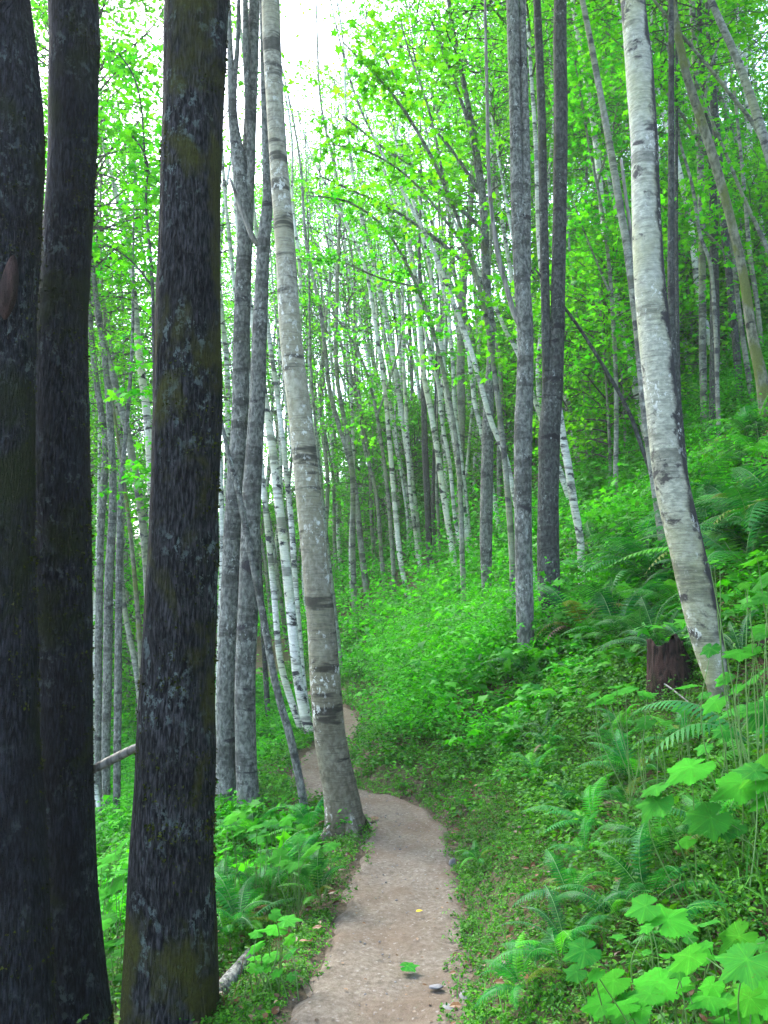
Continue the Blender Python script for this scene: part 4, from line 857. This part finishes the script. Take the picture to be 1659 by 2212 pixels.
def broad_plant(label, basepx, d, leaves, dbase=None, cat='plant'):
    """leaves: (X, Y, size in the picture, yaw degrees of the tip, yellow?)"""
    db = dbase or d; c = at(*basepx, db); g0 = gz(c[0], c[1])[0]; base = np.array([c[0], c[1], g0])
    root = link('thimbleberry_plant', None, loc=base); tag(root, label, cat, 'broad-leaved plants'); mb = MB()
    more = [(a_[0] + random.uniform(-.75, .75) * a_[2], a_[1] + random.uniform(-.2, .8) * a_[2], a_[2] * random.uniform(.45, .75), a_[3] + random.uniform(-60, 60), random.random() < .25) for a_ in leaves for _ in range(2)]
    for lf in list(leaves) + more:
        X_, Y_, s, yaw = lf[:4]; dd = d + random.uniform(-.12, .12); p = at(X_, Y_, dd)
        gl = gz(p[0], p[1])[0]
        if p[2] < gl + .05: p[2] = gl + .05 + .05 * random.random()
        sz = s * dd / F / 1.02
        a = R(yaw); tip = np.array([math.cos(a), math.sin(a) * .35, -.25 + .5 * math.sin(a)]); nrm = unit(np.array([random.gauss(-.25, .22), random.gauss(-.22, .25), 1.0]))
        tip = unit(tip - nrm * (tip @ nrm)); y_ = np.cross(nrm, tip)
        o = link('leaf', random.choice(BLY if len(lf) > 4 and lf[4] else BL), root)
        Mx = Matrix(((tip[0], y_[0], nrm[0]), (tip[1], y_[1], nrm[1]), (tip[2], y_[2], nrm[2])))
        o.rotation_mode = 'QUATERNION'; o.rotation_quaternion = Mx.to_quaternion(); o.scale = (sz,) * 3
        pl = p - tip * sz * .12; o.location = Vector(pl - base)
        b0 = base + (pl - base) * random.uniform(.35, .8) + np.array([random.gauss(0, .06), random.gauss(0, .06), 0]); b0[2] = gz(b0[0], b0[1])[0] - .02; b0 = b0 - base
        mid = b0 * .45 + (pl - base) * .55 + np.array([random.gauss(0, .03), random.gauss(0, .03), .04])
        mb.add(*tube(catmull(np.array([[*b0, .0028], [*mid, .0022], [*(pl - base), .0014]]), .02), 5, cap=False))
    link('stem', mb.mesh('stem', [M['stem']], True), root)
    return root
broad_plant('broad-leaved plant with big flat leaves hanging over the near bank', (1640, 1800), 3.0, [(1480, 1662, 125, 200), (1590, 1695, 130, 190), (1526, 1772, 105, 205), (1636, 1665, 110, 170, 1), (1650, 1720, 110, 230, 1)])
broad_plant('broad-leaved plant with an upright folded leaf on the near bank', (1480, 2080), 2.55, [(1385, 1960, 80, 170), (1450, 1980, 115, 60), (1588, 2030, 95, 200, 1), (1400, 2010, 60, 220), (1530, 1990, 60, 30)])
broad_plant('broad-leaved plant at the bottom of the photo beside the trail bank', (1450, 2260), 2.2, [(1254, 2055, 85, 190), (1412, 2125, 150, 200), (1522, 2156, 110, 240), (1316, 2122, 90, 200, 1), (1602, 2080, 130, 215), (1640, 2150, 120, 200), (1350, 2190, 120, 230), (1290, 2170, 80, 170), (1480, 2070, 90, 180, 1), (1590, 2190, 110, 190)])
broad_plant('broad-leaved plant with leaves crossing the white birch foot', (1640, 1600), 3.6, [(1590, 1530, 110, 200), (1622, 1465, 95, 195), (1645, 1540, 100, 230), (1560, 1580, 60, 210)])
broad_plant('broad-leaved plant with narrow sunlit leaves below the stump', (1420, 1560), 4.3, [(1343, 1490, 70, 200), (1300, 1510, 50, 190, 1), (1484, 1480, 62, 215, 1), (1400, 1500, 45, 10), (1390, 1560, 50, 200), (1470, 1530, 50, 200)])
broad_plant('broad-leaved plant reaching in from the photo edge above the birch foot', (1690, 1420), 3.3, [(1627, 1208, 75, 190, 1), (1648, 1290, 75, 220), (1645, 1360, 60, 200), (1590, 1410, 75, 200), (1540, 1212, 28, 240, 1), (1655, 1245, 60, 180)])
broad_plant('broad-leaved plant with pale jagged leaves between trail and grey pair', (640, 1910), 4.7, [(630, 1865, 55, 200), (685, 1870, 55, 250), (715, 1825, 45, 20), (670, 1835, 50, 200, 1), (640, 1810, 45, 180), (600, 1850, 50, 190)])
broad_plant('broad-leaved plant at the grey pair\'s foot, sunlit', (540, 1850), 5.0, [(500, 1765, 45, 40, 1), (550, 1785, 45, 190), (620, 1770, 40, 20), (580, 1775, 40, 200), (480, 1835, 50, 200, 1), (560, 1805, 45, 200), (530, 1840, 45, 170), (510, 1800, 40, 190)])
broad_plant('broad-leaved plant with drooping leaves over the dark hollow below the trail', (590, 2080), 3.7, [(590, 2005, 65, 200), (625, 1985, 55, 20), (580, 2065, 55, 190), (550, 2045, 50, 200), (620, 2130, 45, 250), (560, 2090, 40, 180)])
broad_plant('leafy plant in the gap beside the mossy trunk, upper tier', (240, 1960), 5.2, [(235, 1850, 60, 190), (262, 1880, 50, 200), (245, 1910, 60, 180), (220, 1930, 45, 200), (265, 1820, 45, 200), (215, 1870, 45, 170)])
broad_plant('leafy plant in the gap beside the mossy trunk, lower tier', (240, 2200), 4.6, [(225, 1985, 60, 200), (255, 2030, 60, 190), (225, 2080, 55, 200), (260, 2105, 60, 180), (235, 2150, 55, 190), (225, 2040, 50, 200), (250, 2190, 55, 200)])

# ------------------------------------------------------------------ the hazy air
hz = bpy.data.materials.new('haze'); hz.use_nodes = True; hz.node_tree.nodes.clear()
ho = hz.node_tree.nodes.new('ShaderNodeOutputMaterial'); hv = hz.node_tree.nodes.new('ShaderNodeVolumePrincipled')
hv.inputs['Color'].default_value = (.93, .98, .95, 1); hv.inputs['Density'].default_value = HAZE; hv.inputs['Anisotropy'].default_value = .3
hz.node_tree.links.new(hv.outputs[0], ho.inputs['Volume'])
V = np.array([[x_, y_, z_] for z_ in (-14, 60) for y_ in (-36, 176) for x_ in (-136, 136)], float)
ho_ = mesh_of('haze', V, [np.array([[0, 2, 3, 1], [4, 5, 7, 6], [0, 1, 5, 4], [2, 6, 7, 3], [0, 4, 6, 2], [1, 3, 7, 5]])], hz)
tag(link('haze', ho_), kind='stuff')

# ------------------------------------------------------------------ stump, logs, stones, fallen leaves
d = 5.9; c = at(1450, 1385, d); g0 = gz(c[0], c[1])[0]; root = link('tree_stump', None, loc=(c[0], c[1], g0)); tag(root, 'rotten reddish brown stump beside the white birch', 'stump')
P = catmull(np.array([[0, 0, -.2, .17], [0, 0, .05, .14], [-.015, .01, .2, .115], [-.035, .02, .33, .10]]), .02); mb = MB(); V, fs = tube(P, 56, bark_disp(.22, 77, .14)); k = V[:, 2] > .2
V[k, 2] += .07 * (vnoise(V[k] * np.array([17, 17, 0]), 3) - .2) * smooth(.2, .33, V[k, 2]); mb.add(V, fs); link('trunk', mb.mesh('trunk', [M['rot']], True), root)
def onground(X_, Y_, lift, r):
    d = hit(X_, Y_); p = at(X_, Y_, d); return [p[0], p[1], gz(p[0], p[1])[0] + lift, r]
def log(name, label, pts, mat, cat, sides=16, rough=.1):
    P = catmull(np.array(pts), .04); b0 = P[0, :3].copy(); P[:, :3] -= b0; mb = MB(); mb.add(*tube(P, sides, bark_disp(rough, 21, .03)))
    o = link(name, mb.mesh(name, [M[mat]], True), loc=b0); tag(o, label, cat); return o
log('dead_branch', 'broken grey dead branch wedged level between the two dark trunks', [[*at(170, 1680, 4.2), .016], [*at(215, 1655, 4.15), .021], [*at(260, 1632, 4.1), .021], [*at(300, 1612, 4.0), .018], [*at(330, 1600, 3.95), .012]], 'deadwood', 'branch')
log('fallen_log', 'grey fallen log end poking out beside the mossy trunk', [onground(430, 2200, .03, .034), onground(470, 2165, .03, .034), onground(510, 2120, .035, .03), onground(545, 2070, .03, .026)], 'alder', 'log')
log('fallen_log', 'dark rotten log piece at the photo edge by the birch foot', [onground(1595, 1440, .02, .03), onground(1625, 1425, .03, .05), onground(1660, 1412, .03, .055), onground(1700, 1400, .03, .05)], 'rot', 'log')
log('dead_branch', 'thin fallen twig on the bank under the rotten stump', [onground(1400, 1500, .12, .005), onground(1440, 1520, .12, .006), onground(1490, 1555, .1, .004)], 'deadwood', 'branch', 6)
def stone(label, X_, Y_, s, seed, sq=(1, .8, .6)):
    d = hit(X_, Y_); p = at(X_, Y_, d); V, Fc = pebble(seed, 3); sz = s * d / F / 2
    o = link('stone', mesh_of('stone', V * np.array(sq) * sz, [Fc], M['stone'], smooth_sh=True), loc=(p[0], p[1], gz(p[0], p[1])[0] + .02 * sz)); o.rotation_euler = (.2, .1, seed); tag(o, label, 'stone', 'stones along the trail')
stone('angular grey stone at the bottom trail edge', 942, 2140, 30, 3, (1, .7, .3)); stone('larger half-buried stone at the lowest trail edge', 968, 2195, 38, 5, (1, .8, .22))
stone('small pale upright stone where the bank meets the trail', 978, 1868, 24, 8, (.6, .6, 1)); stone('flat grey stone by the bottom edge bank', 1005, 2160, 30, 11, (1, .8, .3))
def fallen(label, X_, Y_, s, mat, seed):
    d = hit(X_, Y_); p = at(X_, Y_, d); sz = s * d / F
    T, fs = LEAF['oval' if mat != 'berry' else 'maple']; me = mesh_of('fallen_leaf', T * np.array([1, 1.2, .6]) * sz, fs, M[mat])
    if mat == 'berry':
        me = BL[2].copy(); me.name = 'fallen_leaf'; me.transform(Matrix.Scale(sz / 1.05, 4))
    o = link('fallen_leaf', me, loc=(p[0], p[1], gz(p[0], p[1])[0] + (.02 if mat == 'berry' else .012))); o.rotation_euler = (.1, -.12, seed); tag(o, label, 'leaf')
fallen('green leaf lying flat on the lower trail', 880, 2098, 46, 'berry', .1); fallen('small yellow leaf on the trail', 898, 1980, 15, 'yleaf', .2)
fallen('brown curled leaf on the trail beside the tan birch', 805, 1778, 26, 'litter', 1.2); fallen('orange-brown leaf by the fallen log', 600, 2170, 18, 'litter', 2)
print('far trees', nfar, 'objects', len(bpy.data.objects))
